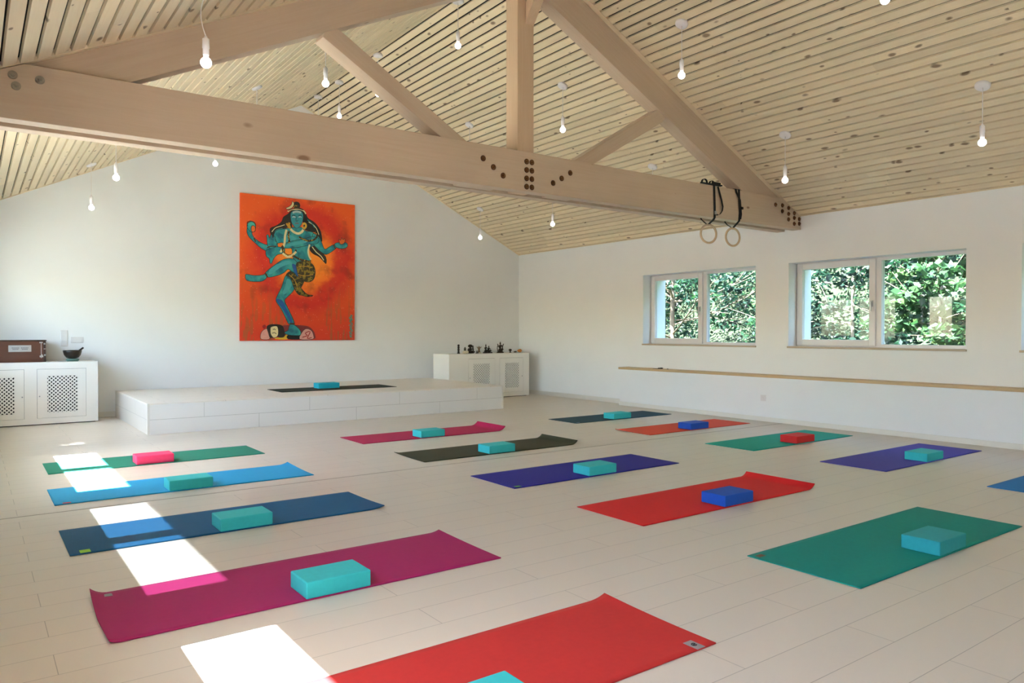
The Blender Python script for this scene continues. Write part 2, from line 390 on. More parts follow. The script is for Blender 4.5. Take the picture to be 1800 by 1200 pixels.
# ------------------------------------------------------------------ pendant lamps
def make_pendant(x, y, zb, label, lit=True, sway=0.):
    t = thing('pendant_lamp', label, 'pendant lamp', (x, y, zb), 0, 'bare bulb pendant lamps hanging from the slatted ceiling')
    zr = ceil_z(x)-zb
    s = SR if x > RX+.03 else (-SLF if x < RX-.03 else 0)
    bm = B(); lathe(bm, [(0, -.024), (.05, -.024), (.062, -.018), (.064, -.004), (.064, .014), (0, .014)], 24)
    o = obj('ceiling_rose', bm, PORC, t); o.location = (0, 0, zr); o.rotation_euler = (0, math.atan(s), 0)
    if s == 0: o.location.z -= .02; 
    bm = B(); n = 10; h0, h1 = .165, zr-.02
    pts = [(sway*math.sin(PI*k/n)*.03, 0, h0+(h1-h0)*k/n) for k in range(n+1)]
    tube(bm, pts, .0035, 6); obj('cord', bm, CORD, t)
    bm = B(); lathe(bm, [(0, .17), (.006, .168), (.011, .155), (.021, .148), (.022, .09), (.0195, .088), (.0195, .05), (.016, .04), (0, .04)], 16); obj('socket', bm, PORC, t)
    bm = B(); prof = [(0, -.034)] + [(.034*math.cos(a), .034*math.sin(a)) for a in [math.radians(d) for d in (-75, -60, -45, -30, -15, 0, 15, 30, 45, 58)]] + [(.014, .036), (.013, .044), (0, .044)]
    lathe(bm, prof, 20); b = obj('bulb', bm, BULB if lit else CLEAR, t)
    if not lit: b['label'] = 'unlit clear glass bulb'
    return t
make_pendant(5.667, 4.932, 3.709, 'pendant lamp over the right slope, nearest in front of the rafter above the truss end')
make_pendant(7.352, 4.904, 2.880, 'pendant lamp hanging closest to the right end of the timber truss, room side')
make_pendant(7.334, 2.901, 2.885, 'pendant lamp with the largest ceiling rose, above the cut-off third window')
make_pendant(5.62, 2.90, 3.705, 'lamp bulb just entering at the upper right border of the photo')
make_pendant(5.789, 6.887, 3.625, 'lamp seen in the triangle between king post, rafter and right strut')
make_pendant(5.795, 8.963, 3.63, 'lamp rose just left of the king post, its bulb hidden behind the beam')
make_pendant(7.346, 6.887, 2.88, 'lamp with only its rose showing right of the right strut, above the beam')
make_pendant(7.363, 11.038, 2.87, 'far pendant lamp hanging before the right gable edge below the beam, nearest the statuettes')
make_pendant(7.36, 9.0, 2.87, 'pendant lamp hanging below the beam bolts, over the long right slope')
make_pendant(4.369, 8.972, 4.321, 'ridge lamp peeping out half behind the left strut')
make_pendant(4.378, 10.262, 4.336, 'ridge lamp with its whole cord visible left of the strut')
make_pendant(4.384, 11.086, 4.33, 'farthest ridge lamp, its bulb hidden behind the beam')
make_pendant(4.37, 6.99, 4.343, 'ridge lamp hanging alone between left strut and king post')
make_pendant(2.80, 6.89, 3.592, 'lamp hanging just under the upper end of the left strut')
make_pendant(2.77, 8.92, 3.58, 'lamp above the left part of the beam, its bulb hidden behind it')
make_pendant(2.85, 11.08, 3.588, 'far lamp whose bulb shows just below the beam above the painting')
make_pendant(1.30, 9.08, 2.868, 'lamp left of the painting, its cord dropping from behind the beam')
make_pendant(1.294, 11.062, 2.808, 'lowest lamp, glowing against the back wall above the black bowl')
make_pendant(1.215, 4.93, 2.885, 'large nearest lamp hanging before the left rafter', True, -1.)
make_pendant(2.77, 5.02, 3.705, 'lamp with an unlit bulb at the top border, before the left rafter', False)

# ------------------------------------------------------------------ stage
ST = thing('stage', 'low white boarded stage platform along the back wall under the painting', 'stage', (1.65, 9.38, 0))
def sp(name, m, *a, bevel=.003):
    bm = B(); box(bm, *a); o = obj(name, bm, m, ST, bevel); o.matrix_parent_inverse = Matrix.Translation((-1.65, -9.38, 0)); return o
sp('deck', STAGE_TOP, 1.65, 6.68, 9.38, YB-.016, .345, .362)
sp('front_panel', STAGE_F, 1.65, 6.68, 9.38, 9.40, 0, .345)
sp('side_panel', STAGE_S, 1.65, 1.67, 9.40, YB-.016, 0, .345)
sp('side_panel', STAGE_S, 6.66, 6.68, 9.40, YB-.016, 0, .345)
sp('corner_trim', WHITE, 6.655, 6.688, 9.374, 9.40, 0, .364)
sp('corner_trim', WHITE, 1.644, 1.67, 9.374, 9.40, 0, .364)

# ------------------------------------------------------------------ yoga mats
TAGM = {'lime': (150, 210, 40), 'grey': (150, 148, 150), 'red': (190, 50, 60), 'green': (60, 150, 60), 'rust': (110, 80, 60), 'pale': (150, 170, 200)}
def make_mat(label, x0, y0, ln, wd, col, curls=(), tg=None, rz=0., z=0., glyph=False):
    """curls: (end -1/+1, side -1/+1 or 0 for the whole edge, height, reach)"""
    bm = B(); nx, ny = 60, 20; th = .0055
    def hgt(u, v):
        h = 0.
        for e, s, hh, rc in curls:
            d = (u if e < 0 else ln-u)
            t = max(0., 1-d/rc)
            if s:
                dv = (v if s < 0 else wd-v); t *= max(0., 1-dv/(wd*.8))
            h = max(h, hh*t*t)
        return h
    top = [[None]*(ny+1) for _ in range(nx+1)]; bot = [[None]*(ny+1) for _ in range(nx+1)]
    for i in range(nx+1):
        for j in range(ny+1):
            # denser rows towards both ends
            a = i/nx; u = ln*(.5-.5*math.cos(PI*a)); v = wd*j/ny; h = hgt(u, v)
            sh = 0.
            for e, s, hh, rc in curls:
                if hgt(u, v) > 0: sh = -e*h*.35 if (u > ln/2) == (e > 0) else sh
            top[i][j] = bm.verts.new((u+sh, v, th+h)); bot[i][j] = bm.verts.new((u+sh, v, .0008+h))
    for i in range(nx):
        for j in range(ny):
            f = bm.faces.new([top[i][j], top[i+1][j], top[i+1][j+1], top[i][j+1]]); f.smooth = True
            f = bm.faces.new([bot[i][j], bot[i][j+1], bot[i+1][j+1], bot[i+1][j]]); f.smooth = True
    for i in range(nx):
        for j in (0, ny): bm.faces.new([top[i][j], bot[i][j], bot[i+1][j], top[i+1][j]])
    for j in range(ny):
        for i in (0, nx): bm.faces.new([top[i][j], bot[i][j], bot[i][j+1], top[i][j+1]])
    o = obj('yoga_mat', bm, foam('mat_%d_%d_%d' % col, col, .8)); o.location = (x0, y0, z+.0005); o.rotation_euler = (0, 0, rz)
    tag(o, label, 'yoga mat', 'yoga mats laid out on the floor')
    if tg:
        c, tx, ty, sx, sy = tg
        h = hgt(tx, ty)+th
        bm = B(); box(bm, tx-sx/2, tx+sx/2, ty-sy/2, ty+sy/2, h-.001, h+.0012)
        t = obj('tag', bm, foam('tag_'+c, TAGM[c], .6), o); t['label'] = 'small %s square tag' % c
        if glyph:
            bm = B(); n = 12
            tube(bm, [(tx+.010*math.cos(a), ty+.010*math.sin(a), h+.0022) for a in [PI*.1+1.6*PI*k/n for k in range(n+1)]], .0018, 5)
            tube(bm, [(tx-.004, ty-.006, h+.0022), (tx-.003, ty+.002, h+.0022), (tx+.001, ty-.002, h+.0022), (tx+.004, ty+.003, h+.0022), (tx+.007, ty-.005, h+.0022)], .0013, 5)
            g = obj('logo', bm, BLACK, t); g['label'] = 'black ring mark on the tag'
    return o
def fb(a, b): return (a, b)
make_mat('dark green yoga mat with the pink block, farthest of the left column', .52, 7.265, 1.80, .62, (24, 122, 102))
make_mat('sky blue yoga mat second from the stage in the left column', .46, 5.935, 1.84, .62, (28, 150, 204), [(1, 1, .02, .09)], ('red', .075, .03, .05, .03))
make_mat('petrol blue yoga mat in the middle of the left column', .42, 4.545, 1.84, .61, (8, 84, 128), [(1, -1, .015, .12)], ('lime', .075, .045, .05, .06))
make_mat('magenta yoga mat with curled left corner, nearest whole mat at left', .415, 3.17, 1.83, .635, (158, 28, 92), [(-1, 1, .032, .09), (-1, -1, .012, .05), (1, 1, .012, .07)], ('grey', .07, .585, .05, .035))
make_mat('coral red yoga mat cut off by the bottom border', .44, 1.815, 1.85, .61, (188, 44, 44), [(1, 1, .018, .10)], ('grey', 1.765, .035, .045, .07), glyph=True)
make_mat('crimson yoga mat with rolled-up right end just before the stage', 3.36, 7.27, 1.87, .61, (170, 20, 78), [(1, 0, .05, .12)])
make_mat('olive black yoga mat with curled right end in the middle column', 3.34, 5.92, 1.86, .61, (56, 60, 42), [(1, 0, .04, .10), (-1, 1, .012, .08)])
make_mat('dark navy violet yoga mat in the middle of the middle column', 3.325, 4.52, 1.85, .61, (34, 32, 140), (), ('green', .06, .04, .05, .04))
make_mat('bright red yoga mat with blue block and raised right edge', 3.32, 3.18, 1.86, .615, (206, 30, 34), [(1, 0, .035, .09)])
make_mat('large teal green yoga mat nearest at right', 3.32, 1.81, 1.86, .62, (0, 136, 128), (), ('rust', .05, .575, .05, .03))
make_mat('dark petrol yoga mat nearest the back right corner', 6.35, 7.28, 1.82, .57, (18, 66, 84), (), ('pale', .06, .03, .05, .02))
make_mat('orange red yoga mat second along the right wall', 6.32, 5.95, 1.86, .58, (210, 70, 44), [(-1, 1, .01, .06)])
make_mat('turquoise green yoga mat with the red block along the right wall', 6.31, 4.545, 1.84, .61, (10, 160, 148))
make_mat('violet indigo yoga mat below the second window', 6.28, 3.205, 1.87, .61, (70, 66, 170))
make_mat('azure blue yoga mat cut off by the right border', 6.30, 1.82, 1.85, .62, (30, 118, 196))
make_mat('blackish green yoga mat lying on the stage', 3.44, 10.05, 1.75, .60, (22, 38, 26), z=.362)

TQ = (52, 190, 196)
def block(label, x, y, col, rz=0., z=.0062, ln=.31, wd=.205):
    bm = B(); box(bm, 0, ln, 0, wd, 0, .076)
    o = obj('yoga_block', bm, foam('block_%d_%d_%d' % col, col, .7), None, .006); o.location = (x, y, z); o.rotation_euler = (0, 0, rz)
    tag(o, label, 'yoga block', 'foam yoga blocks on the mats')
block('pink foam yoga block on the dark green mat', 1.19, 7.285, (238, 62, 112))
block('turquoise foam block on the sky blue mat', 1.19, 5.94, TQ)
block('turquoise foam block on the petrol blue mat', 1.19, 4.55, TQ)
block('turquoise foam block on the magenta mat', 1.193, 3.172, TQ)
block('turquoise foam block on the coral mat, cut off by the bottom border', 1.10, 1.82, TQ, wd=.15)
block('turquoise foam block on the crimson mat before the stage', 4.06, 7.275, TQ)
block('turquoise foam block on the olive black mat', 4.06, 5.925, TQ)
block('turquoise foam block on the dark navy mat', 4.095, 4.53, TQ)
block('blue foam block on the bright red mat', 4.11, 3.185, (16, 82, 190))
block('turquoise foam block on the large teal mat', 4.12, 1.815, (40, 160, 170))
block('turquoise foam block on the dark petrol mat at the back right', 7.03, 7.285, TQ, ln=.33)
block('blue foam block on the orange mat', 7.03, 5.955, (16, 78, 188), ln=.33)
block('red foam block on the turquoise mat', 7.06, 4.55, (214, 34, 36), ln=.33)
block('turquoise foam block on the indigo mat', 7.02, 3.21, TQ, ln=.32)
block('turquoise foam block on the blackish mat on the stage', 4.08, 10.33, (30, 178, 200), z=.3682, ln=.32)
PAINT=[
('demon_figure','p_mauve',0.0,[(0.627,0.23),(0.835,0.249),(1.071,0.232),(1.166,0.167),(1.202,0.086),(1.166,0.019),(0.741,0.021),(0.65,0.122)]),
('demon_figure','p_pink',0.0,[(0.325,0.024),(0.316,0.1),(0.357,0.167),(0.435,0.189),(0.457,0.099),(0.45,0.023)]),
('demon_figure','p_hair',0.0,[(0.413,0.229),(0.514,0.261),(0.65,0.244),(0.691,0.167),(0.695,0.076),(0.649,0.031),(0.57,0.065),(0.468,0.043),(0.435,0.122)]),
('demon_figure','p_cream',0.0,[(0.48,0.216),(0.57,0.23),(0.595,0.167),(0.586,0.077),(0.524,0.043),(0.475,0.099),(0.468,0.167)]),
('demon_figure','p_yellow',0.0,[(0.547,0.023),(0.57,0.049),(0.672,0.049),(0.723,0.099),(0.758,0.085),(0.753,0.021)]),
('demon_figure','p_black',0.0,[(0.753,0.09),(0.963,0.094),(0.947,0.02),(0.753,0.021)]),
('demon_figure','p_pink',0.0,[(0.939,0.02),(0.999,0.156),(1.071,0.19),(1.142,0.156),(1.173,0.086),(1.161,0.019)]),
('demon_figure','p_red',0.0141,[(0.987,0.052),(1.07,0.079),(1.035,0.116),(1.118,0.144),(1.07,0.033),(1.142,0.047)]),
('demon_figure','p_black',0.0094,[(0.509,0.171),(0.532,0.185),(0.55,0.167)]),
('demon_figure','p_black',0.0094,[(0.495,0.117),(0.536,0.126),(0.563,0.104)]),
('demon_figure','p_red',0.0,[(0.346,0.234),(0.384,0.252),(0.402,0.216),(0.375,0.185),(0.35,0.198)]),
('painted_hair','p_hair',0.0,[(0.797,2.07),(0.867,2.133),(0.961,2.138),(1.043,2.093),(1.083,1.993),(1.174,1.943),(1.246,1.88),(1.306,1.78),(1.328,1.63),(1.281,1.643),(1.226,1.75),(1.101,1.775),(1.018,1.815),(0.984,2.007),(0.867,2.053),(0.815,1.969),(0.823,1.799),(0.749,1.809),(0.692,1.75),(0.589,1.719),(0.525,1.624),(0.476,1.681),(0.47,1.77),(0.567,1.823),(0.647,1.886),(0.681,1.968),(0.75,2.02)]),
('painted_hair','p_hair',0.0,[(1.112,1.58),(1.172,1.596),(1.269,1.497),(1.39,1.376),(1.395,1.259),(1.341,1.303),(1.268,1.369),(1.172,1.41),(1.112,1.476)]),
('painted_hair','p_cream',0.0118,[(0.498,1.716),(0.555,1.784),(0.635,1.817),(0.704,1.846)]),
('painted_hair','p_cream',0.0118,[(1.097,1.925),(1.174,1.885),(1.234,1.821),(1.27,1.73)]),
('painted_hair','p_cream',0.0141,[(1.148,1.536),(1.22,1.448),(1.305,1.383),(1.353,1.316)]),
('painted_hair','p_teal',0.0118,[(1.078,1.958),(1.15,1.907),(1.198,1.841)]),
('painted_hair','p_teal',0.0094,[(0.544,1.72),(0.578,1.756),(0.669,1.786)]),
('painted_body','p_teal',0.0,[(0.554,1.541),(0.525,1.64),(0.555,1.732),(0.635,1.768),(0.749,1.793),(0.831,1.815),(0.983,1.828),(1.042,1.778),(1.161,1.764),(1.24,1.693),(1.269,1.591),(1.172,1.538),(1.09,1.486),(1.095,1.371),(1.128,1.28),(1.039,1.234),(0.886,1.267),(0.828,1.355),(0.817,1.468),(0.725,1.53),(0.656,1.559)]),
('painted_body','p_teal',0.0,[(0.543,1.619),(0.588,1.521),(0.576,1.452),(0.508,1.398),(0.43,1.402),(0.33,1.447),(0.231,1.529),(0.166,1.584),(0.119,1.653),(0.112,1.719),(0.128,1.775),(0.156,1.786),(0.178,1.713),(0.205,1.623),(0.286,1.555),(0.39,1.512),(0.475,1.513),(0.502,1.578)]),
('painted_body','p_teal',0.0,[(0.119,1.748),(0.115,1.8),(0.146,1.838),(0.185,1.85),(0.228,1.828),(0.246,1.774),(0.236,1.707),(0.206,1.689),(0.167,1.69)]),
('painted_body','p_teal',0.0,[(0.42,1.61),(0.415,1.654),(0.44,1.667),(0.462,1.619),(0.48,1.67),(0.503,1.663),(0.512,1.623),(0.534,1.656),(0.55,1.626),(0.552,1.574),(0.579,1.554),(0.556,1.485),(0.502,1.443),(0.448,1.466),(0.426,1.521)]),
('painted_body','p_teal',0.0,[(0.403,1.414),(0.475,1.446),(0.576,1.486),(0.697,1.465),(0.683,1.391),(0.587,1.363),(0.523,1.292),(0.496,1.227),(0.469,1.221),(0.456,1.288),(0.411,1.33)]),
('painted_body','p_teal',0.0,[(1.168,1.741),(1.269,1.696),(1.323,1.594),(1.371,1.499),(1.465,1.553),(1.545,1.591),(1.574,1.541),(1.502,1.477),(1.403,1.417),(1.337,1.432),(1.24,1.5),(1.172,1.584)]),
('painted_body','p_teal',0.0,[(1.54,1.595),(1.602,1.626),(1.665,1.614),(1.736,1.635),(1.774,1.602),(1.746,1.548),(1.665,1.528),(1.577,1.541)]),
('painted_body','p_teal',0.0,[(0.945,1.178),(0.863,1.3),(0.747,1.309),(0.644,1.271),(0.518,1.179),(0.388,1.061),(0.414,0.999),(0.54,1.018),(0.677,1.074),(0.758,1.141),(0.827,1.081),(0.904,1.02),(0.932,1.086)]),
('painted_body','p_teal',0.0,[(0.41,1.057),(0.339,1.027),(0.218,1.017),(0.098,1.03),(0.085,0.998),(0.098,0.942),(0.163,0.924),(0.283,0.923),(0.356,0.939),(0.41,0.99)]),
('painted_body','p_teal',0.0,[(0.723,1.042),(0.815,1.023),(0.866,0.9),(0.838,0.796),(0.74,0.695),(0.698,0.639),(0.732,0.554),(0.789,0.441),(0.84,0.327),(0.849,0.25),(0.765,0.263),(0.708,0.372),(0.64,0.507),(0.583,0.585),(0.557,0.645),(0.589,0.731),(0.649,0.846),(0.681,0.95)]),
('painted_body','p_teal',0.0,[(0.779,0.249),(0.854,0.25),(0.928,0.19),(0.961,0.133),(0.947,0.084),(0.858,0.08),(0.753,0.09),(0.691,0.126),(0.753,0.167)]),
('painted_body','p_light',0.0,[(0.691,1.618),(0.772,1.688),(0.888,1.651),(0.865,1.608),(0.748,1.577),(0.702,1.551)]),
('painted_body','p_light',0.0,[(0.473,1.132),(0.609,1.224),(0.747,1.277),(0.828,1.229),(0.747,1.214),(0.632,1.162),(0.495,1.054),(0.439,1.052)]),
('painted_body','p_light',0.0,[(0.734,0.986),(0.792,0.965),(0.81,0.875),(0.745,0.782),(0.687,0.734),(0.664,0.768),(0.711,0.871)]),
('painted_body','p_blue',0.0,[(0.561,0.641),(0.584,0.664),(0.664,0.632),(0.72,0.531),(0.789,0.395),(0.824,0.281),(0.789,0.293),(0.72,0.417),(0.64,0.529)]),
('painted_body','p_blue',0.0,[(0.821,1.229),(0.898,1.199),(0.932,1.086),(0.899,1.038),(0.844,1.127)]),
('painted_body','p_teal',0.0,[(0.668,1.515),(0.771,1.579),(0.982,1.635),(1.173,1.691),(1.269,1.665),(1.245,1.589),(1.136,1.563),(0.934,1.503),(0.702,1.47)]),
('painted_body','p_light',0.0,[(0.702,1.51),(0.795,1.562),(0.982,1.607),(1.077,1.628),(1.077,1.6),(0.934,1.544),(0.725,1.496)]),
('painted_face','p_face',0.0,[(0.797,2.024),(0.832,2.073),(0.902,2.096),(0.972,2.086),(1.007,2.032),(0.997,1.928),(0.959,1.849),(0.9,1.805),(0.847,1.84),(0.808,1.911)]),
('painted_face','p_white',0.0094,[(0.832,2.057),(0.902,2.08),(0.972,2.07)]),
('painted_face','p_white',0.0071,[(0.832,2.041),(0.902,2.061),(0.974,2.054)]),
('painted_face','p_black',0.0094,[(0.82,1.997),(0.85,2.011),(0.878,2.002)]),
('painted_face','p_black',0.0094,[(0.927,2.007),(0.955,2.021),(0.988,2.01)]),
('painted_face','p_white',0.0118,[(0.831,1.977),(0.855,1.986),(0.876,1.979)]),
('painted_face','p_white',0.0118,[(0.932,1.984),(0.953,1.995),(0.976,1.988)]),
('painted_face','p_black',0.0094,[(0.85,1.981),(0.859,1.982)]),
('painted_face','p_black',0.0094,[(0.951,1.99),(0.96,1.991)]),
('painted_face','p_black',0.0071,[(0.894,1.999),(0.885,1.934),(0.903,1.92),(0.922,1.937)]),
('painted_face','p_red',0.0094,[(0.873,1.878),(0.901,1.888),(0.931,1.883)]),
('painted_jewellery','p_gold',0.0306,[(0.731,1.871),(0.761,1.828),(0.791,1.796),(0.773,1.852),(0.782,1.886)]),
('painted_jewellery','p_gold',0.0329,[(0.995,1.87),(1.03,1.896),(1.054,1.857),(1.025,1.815),(0.992,1.836)]),
('painted_jewellery','p_cream',0.0376,[(0.796,1.785),(0.853,1.74),(0.924,1.722),(0.982,1.754),(1.006,1.791)]),
('painted_jewellery','p_cream',0.0329,[(0.731,1.769),(0.707,1.665),(0.698,1.551),(0.661,1.458),(0.633,1.4)]),
('painted_jewellery','p_dots',0.0282,[(0.768,1.749),(0.763,1.669),(0.776,1.602),(0.767,1.556)]),
('painted_jewellery','p_dots',0.0282,[(0.935,1.671),(1.006,1.637),(1.089,1.617),(1.173,1.635),(1.226,1.681),(1.241,1.74),(1.202,1.767)]),
('painted_jewellery','p_dots',0.0282,[(0.656,1.503),(0.674,1.425),(0.724,1.371),(0.794,1.364),(0.864,1.407),(0.887,1.461)]),
('painted_jewellery','p_cream',0.0329,[(0.667,1.39),(0.747,1.339),(0.821,1.366),(0.887,1.427)]),
('painted_jewellery','p_dots',0.0306,[(0.828,1.366),(0.91,1.325),(0.98,1.299),(1.075,1.286),(1.135,1.28)]),
('painted_jewellery','p_cream',0.0259,[(1.112,1.557),(1.088,1.463),(1.1,1.371),(1.135,1.315)]),
('painted_jewellery','p_brown',0.0188,[(0.214,1.594),(0.231,1.567),(0.244,1.541)]),
('painted_jewellery','p_brown',0.0188,[(1.52,1.585),(1.534,1.557),(1.554,1.521)]),
('painted_jewellery','p_brown',0.0235,[(0.388,1.061),(0.406,1.028),(0.428,1.0)]),
('painted_jewellery','p_brown',0.0235,[(0.775,0.281),(0.812,0.268),(0.858,0.277)]),
('painted_jewellery','p_brown',0.0188,[(0.661,1.514),(0.679,1.486),(0.674,1.454)]),
('painted_jewellery','p_brown',0.0164,[(0.419,1.46),(0.475,1.486),(0.554,1.491)]),
('painted_crown','p_cream',0.0,[(0.825,2.232),(0.853,2.205),(0.848,2.159),(0.809,2.116),(0.751,2.095),(0.723,2.11),(0.779,2.143),(0.816,2.185)]),
('painted_crown','p_black',0.0,[(0.851,2.205),(0.891,2.232),(0.937,2.22),(0.956,2.176),(0.937,2.129),(0.867,2.122)]),
('painted_crown','p_dots',0.0,[(0.848,2.15),(0.89,2.181),(0.928,2.158),(0.918,2.111),(0.862,2.105)]),
('painted_crown','p_cream',0.0212,[(0.751,2.058),(0.797,2.092),(0.867,2.106),(0.949,2.114),(1.019,2.091),(1.05,2.048)]),
('painted_crown','p_brown',0.0118,[(0.76,2.077),(0.82,2.106),(0.914,2.124),(1.008,2.106)]),
('painted_skirt','p_leopard',0.0,[(0.891,1.244),(0.98,1.281),(1.087,1.278),(1.171,1.224),(1.204,1.121),(1.18,1.004),(1.098,0.95),(0.991,0.969),(0.923,1.039),(0.895,1.141)]),
('painted_skirt','p_leopard',0.0,[(0.718,1.042),(0.781,1.106),(0.85,1.082),(0.913,1.021),(1.015,0.986),(0.979,0.881),(0.908,0.787),(0.849,0.842),(0.815,0.943),(0.774,1.015)]),
('painted_skirt','p_leopard',0.0,[(0.861,0.842),(0.931,0.875),(1.002,0.801),(1.073,0.746),(1.169,0.73),(1.073,0.709),(0.978,0.731),(0.931,0.737),(0.884,0.786)]),
('painted_skirt','p_gold',0.0094,[(0.909,1.176),(1.004,1.204),(1.147,1.188)]),
('painted_skirt','p_gold',0.0094,[(0.914,1.062),(1.027,1.044),(1.17,1.073)]),
('painted_skirt','p_gold',0.0094,[(0.769,1.055),(0.862,0.968),(0.908,0.832)]),
('painted_ball','p_orangeb',0.0,[(0.178,1.775),(0.206,1.79),(0.232,1.775),(0.239,1.729),(0.219,1.694),(0.188,1.692),(0.173,1.724)]),
('painted_ball','p_brown',0.0094,[(0.124,1.775),(0.113,1.829),(0.167,1.856),(0.228,1.839),(0.246,1.785)]),
('painted_flame','p_orangeb',0.0,[(1.615,1.686),(1.645,1.664),(1.665,1.713),(1.685,1.679),(1.721,1.698),(1.716,1.634),(1.665,1.599),(1.627,1.616)]),
('painted_signature','p_sig',0.0118,[(1.818,0.432),(1.844,0.396),(1.792,0.372),(1.849,0.341),(1.802,0.312),(1.843,0.283),(1.797,0.249),(1.848,0.221),(1.802,0.192),(1.838,0.163),(1.796,0.13),(1.843,0.101),(1.806,0.048)]),
('painted_signature','p_sig',0.0118,[(1.854,0.42),(1.808,0.389),(1.854,0.355),(1.807,0.324),(1.853,0.264),(1.807,0.216),(1.853,0.156),(1.801,0.084),(1.847,0.043)])]
# ------------------------------------------------------------------ cabinets
def lattice_bm(w, h, x0, z0, y0, y1, pitch=.0465, t=.0145):
    """diagonal bars clipped to the w x h opening"""
    bm = B(); s = 1
    for s in (1, -1):
        c = -max(w, h)*2
        while c < max(w, h)*2:
            # line z = s*x + c  inside [0,w]x[0,h]
            pts = []
            for x in (0., w):
                z = s*x+c
                if -1e-9 <= z <= h+1e-9: pts.append((x, z))
            for z in (0., h):
                x = (z-c)/s
                if 0 < x < w: pts.append((x, z))
            if len(pts) >= 2:
                a, b = Vector(pts[0]), Vector(pts[1])
                if (b-a).length > .004:
                    d = (b-a).normalized(); n = Vector((-d.y, d.x))*t/2
                    a = a-d*.004; b = b+d*.004
                    prism(bm, [(x0+p.x, z0+p.y) for p in (a-n, b-n, b+n, a+n)], y0+(.0012 if s < 0 else 0), y1)
            c += pitch
    return bm
DARKIN = plain('cabinet_shade_dark', (14, 12, 10), .9, .1)  # near-black colour paints in the shade inside the cabinets
def cabinet(label, xa, xb, yf, yb, zt, doors):
    t = thing('cabinet', label, 'cabinet', ((xa+xb)/2, yf, 0)); inv = Matrix.Translation(-Vector(t.location))
    def add(name, bm, m, par=None, bevel=.0015, lab=None):
        o = obj(name, bm, m, par or t, bevel)
        if par is None: o.matrix_parent_inverse = inv
        return o
    z0 = .012; th = .018; fz0, fz1 = .085, zt-.085
    bm = B(); box(bm, xa, xb, yf, yb, zt-th, zt); box(bm, xa, xa+th, yf, yb, z0, zt-th); box(bm, xb-th, xb, yf, yb, z0, zt-th)
    box(bm, xa+th, xb-th, yf+.02, yb, z0, z0+th); box(bm, xa+th, xb-th, yb-.01, yb, z0, zt)
    cur = xa+th
    for d in doors:                                                # face frame around the doors
        if d[0] > cur: box(bm, cur, d[0], yf, yf+.02, z0, zt-th)
        box(bm, max(d[0], xa+th), d[1], yf, yf+.02, z0, fz0); box(bm, max(d[0], xa+th), d[1], yf, yf+.02, fz1, zt-th); cur = d[1]
    box(bm, cur, xb-th, yf, yf+.02, z0, zt-th)
    add('body', bm, CABW)
    bm = B(); box(bm, xa+th+.002, xb-th-.002, yf+.06, yf+.07, z0+th, zt-th-.002); add('inner_shade_sheet', bm, DARKIN)  # dark sheet standing in for shade behind the lattice
    bm = B(); box(bm, xa+.03, xb-.03, yf+.04, yb-.02, 0, z0); add('plinth', bm, DARKIN)
    for d0, d1, l0, l1, lz0, lz1, knob, open_ in doors:
        g = .003; y0 = yf-.002-open_; y1 = yf+.017-open_
        bm = B(); a, b_, c, e = d0+g, d1-g, fz0+g, fz1-g
        box(bm, a, l0, y0, y1, c, e); box(bm, l1, b_, y0, y1, c, e); box(bm, l0, l1, y0, y1, c, lz0); box(bm, l0, l1, y0, y1, lz1, e)
        dr = add('door', bm, CABW, None, .0015)
        add('lattice', lattice_bm(l1-l0, lz1-lz0, l0, lz0, y0+.004, y1-.003), CABW, dr, 0)
        bm = B(); ball(bm, (knob, y0-.006, (lz0+lz1)/2-.02), .008); add('knob', bm, SILVER, dr, 0)
    return t
cabinet('long white cabinet with lattice doors at the back left, carrying the wooden harmonium', -.02, 1.372, 11.2, 11.72, .80,
        [(.0, .552, .112, .447, .155, .617, .53, 0), (.687, 1.235, .80, 1.137, .155, .622, .715, 0)])
cabinet('white cabinet with lattice doors in the back right corner, carrying the statuettes', 6.70, 8.447, 11.02, 11.56, .80,
        [(7.10, 7.67, 7.20, 7.556, .17, .62, 7.13, 0), (7.775, 8.31, 7.896, 8.207, .17, .62, 8.28, .0)])

# harmonium on the left cabinet
HW = wood('harmonium_wood', (84, 40, 18), (58, 26, 11), (30, 14, 6), 'X', .3, knots=.2)
HD = plain('harmonium_dark', (46, 24, 14), .4, .1, 6)
h = thing('harmonium', 'brown wooden harmonium box with a silver plate, standing on the left cabinet', 'harmonium', (.42, 11.42, .80)); inv = Matrix.Translation((-.42, -11.42, -.80))
def hp(name, bm, m, bevel=.002, lab=None):
    o = obj(name, bm, m, h, bevel); o.matrix_parent_inverse = inv
    if lab: o['label'] = lab
    return o
bm = B(); box(bm, .10, .80, 11.38, 11.66, .801, 1.072); hp('body', bm, HW, .004)
bm = B(); box(bm, .09, .808, 11.372, 11.67, 1.072, 1.086); hp('lid', bm, HD, .003)
bm = B(); box(bm, .395, .64, 11.372, 11.38, .936, 1.020)
pl = hp('plate', bm, SILVER, .001, 'silver name plate')
for gx, dk in ((.432, 0), (.53, 0)):
    bm = B()
    for r, n in ((.982, 5), (.964, 4)):
        for k in range(n): box(bm, gx+k*.0165+(.008 if n == 4 else 0), gx+k*.0165+.010+(.008 if n == 4 else 0), 11.3705, 11.372, r, r+.008)
    obj('plate_lettering', bm, BLACK, pl)
bm = B(); box(bm, .745, .752, 11.376, 11.38, .85, 1.06); box(bm, .728, .765, 11.375, 11.38, 1.045, 1.062); box(bm, .73, .772, 11.375, 11.38, .862, .885); box(bm, .745, .762, 11.372, 11.38, .885, .90)
hp('latch', bm, SILVER, .001, 'metal latch strip')
for q in ((.785, 11.378, 1.035), (.788, 11.378, .89)):
    bm = B(); ball(bm, q, .012); hp('stud', bm, SILVER, 0, 'metal stud at the corner')
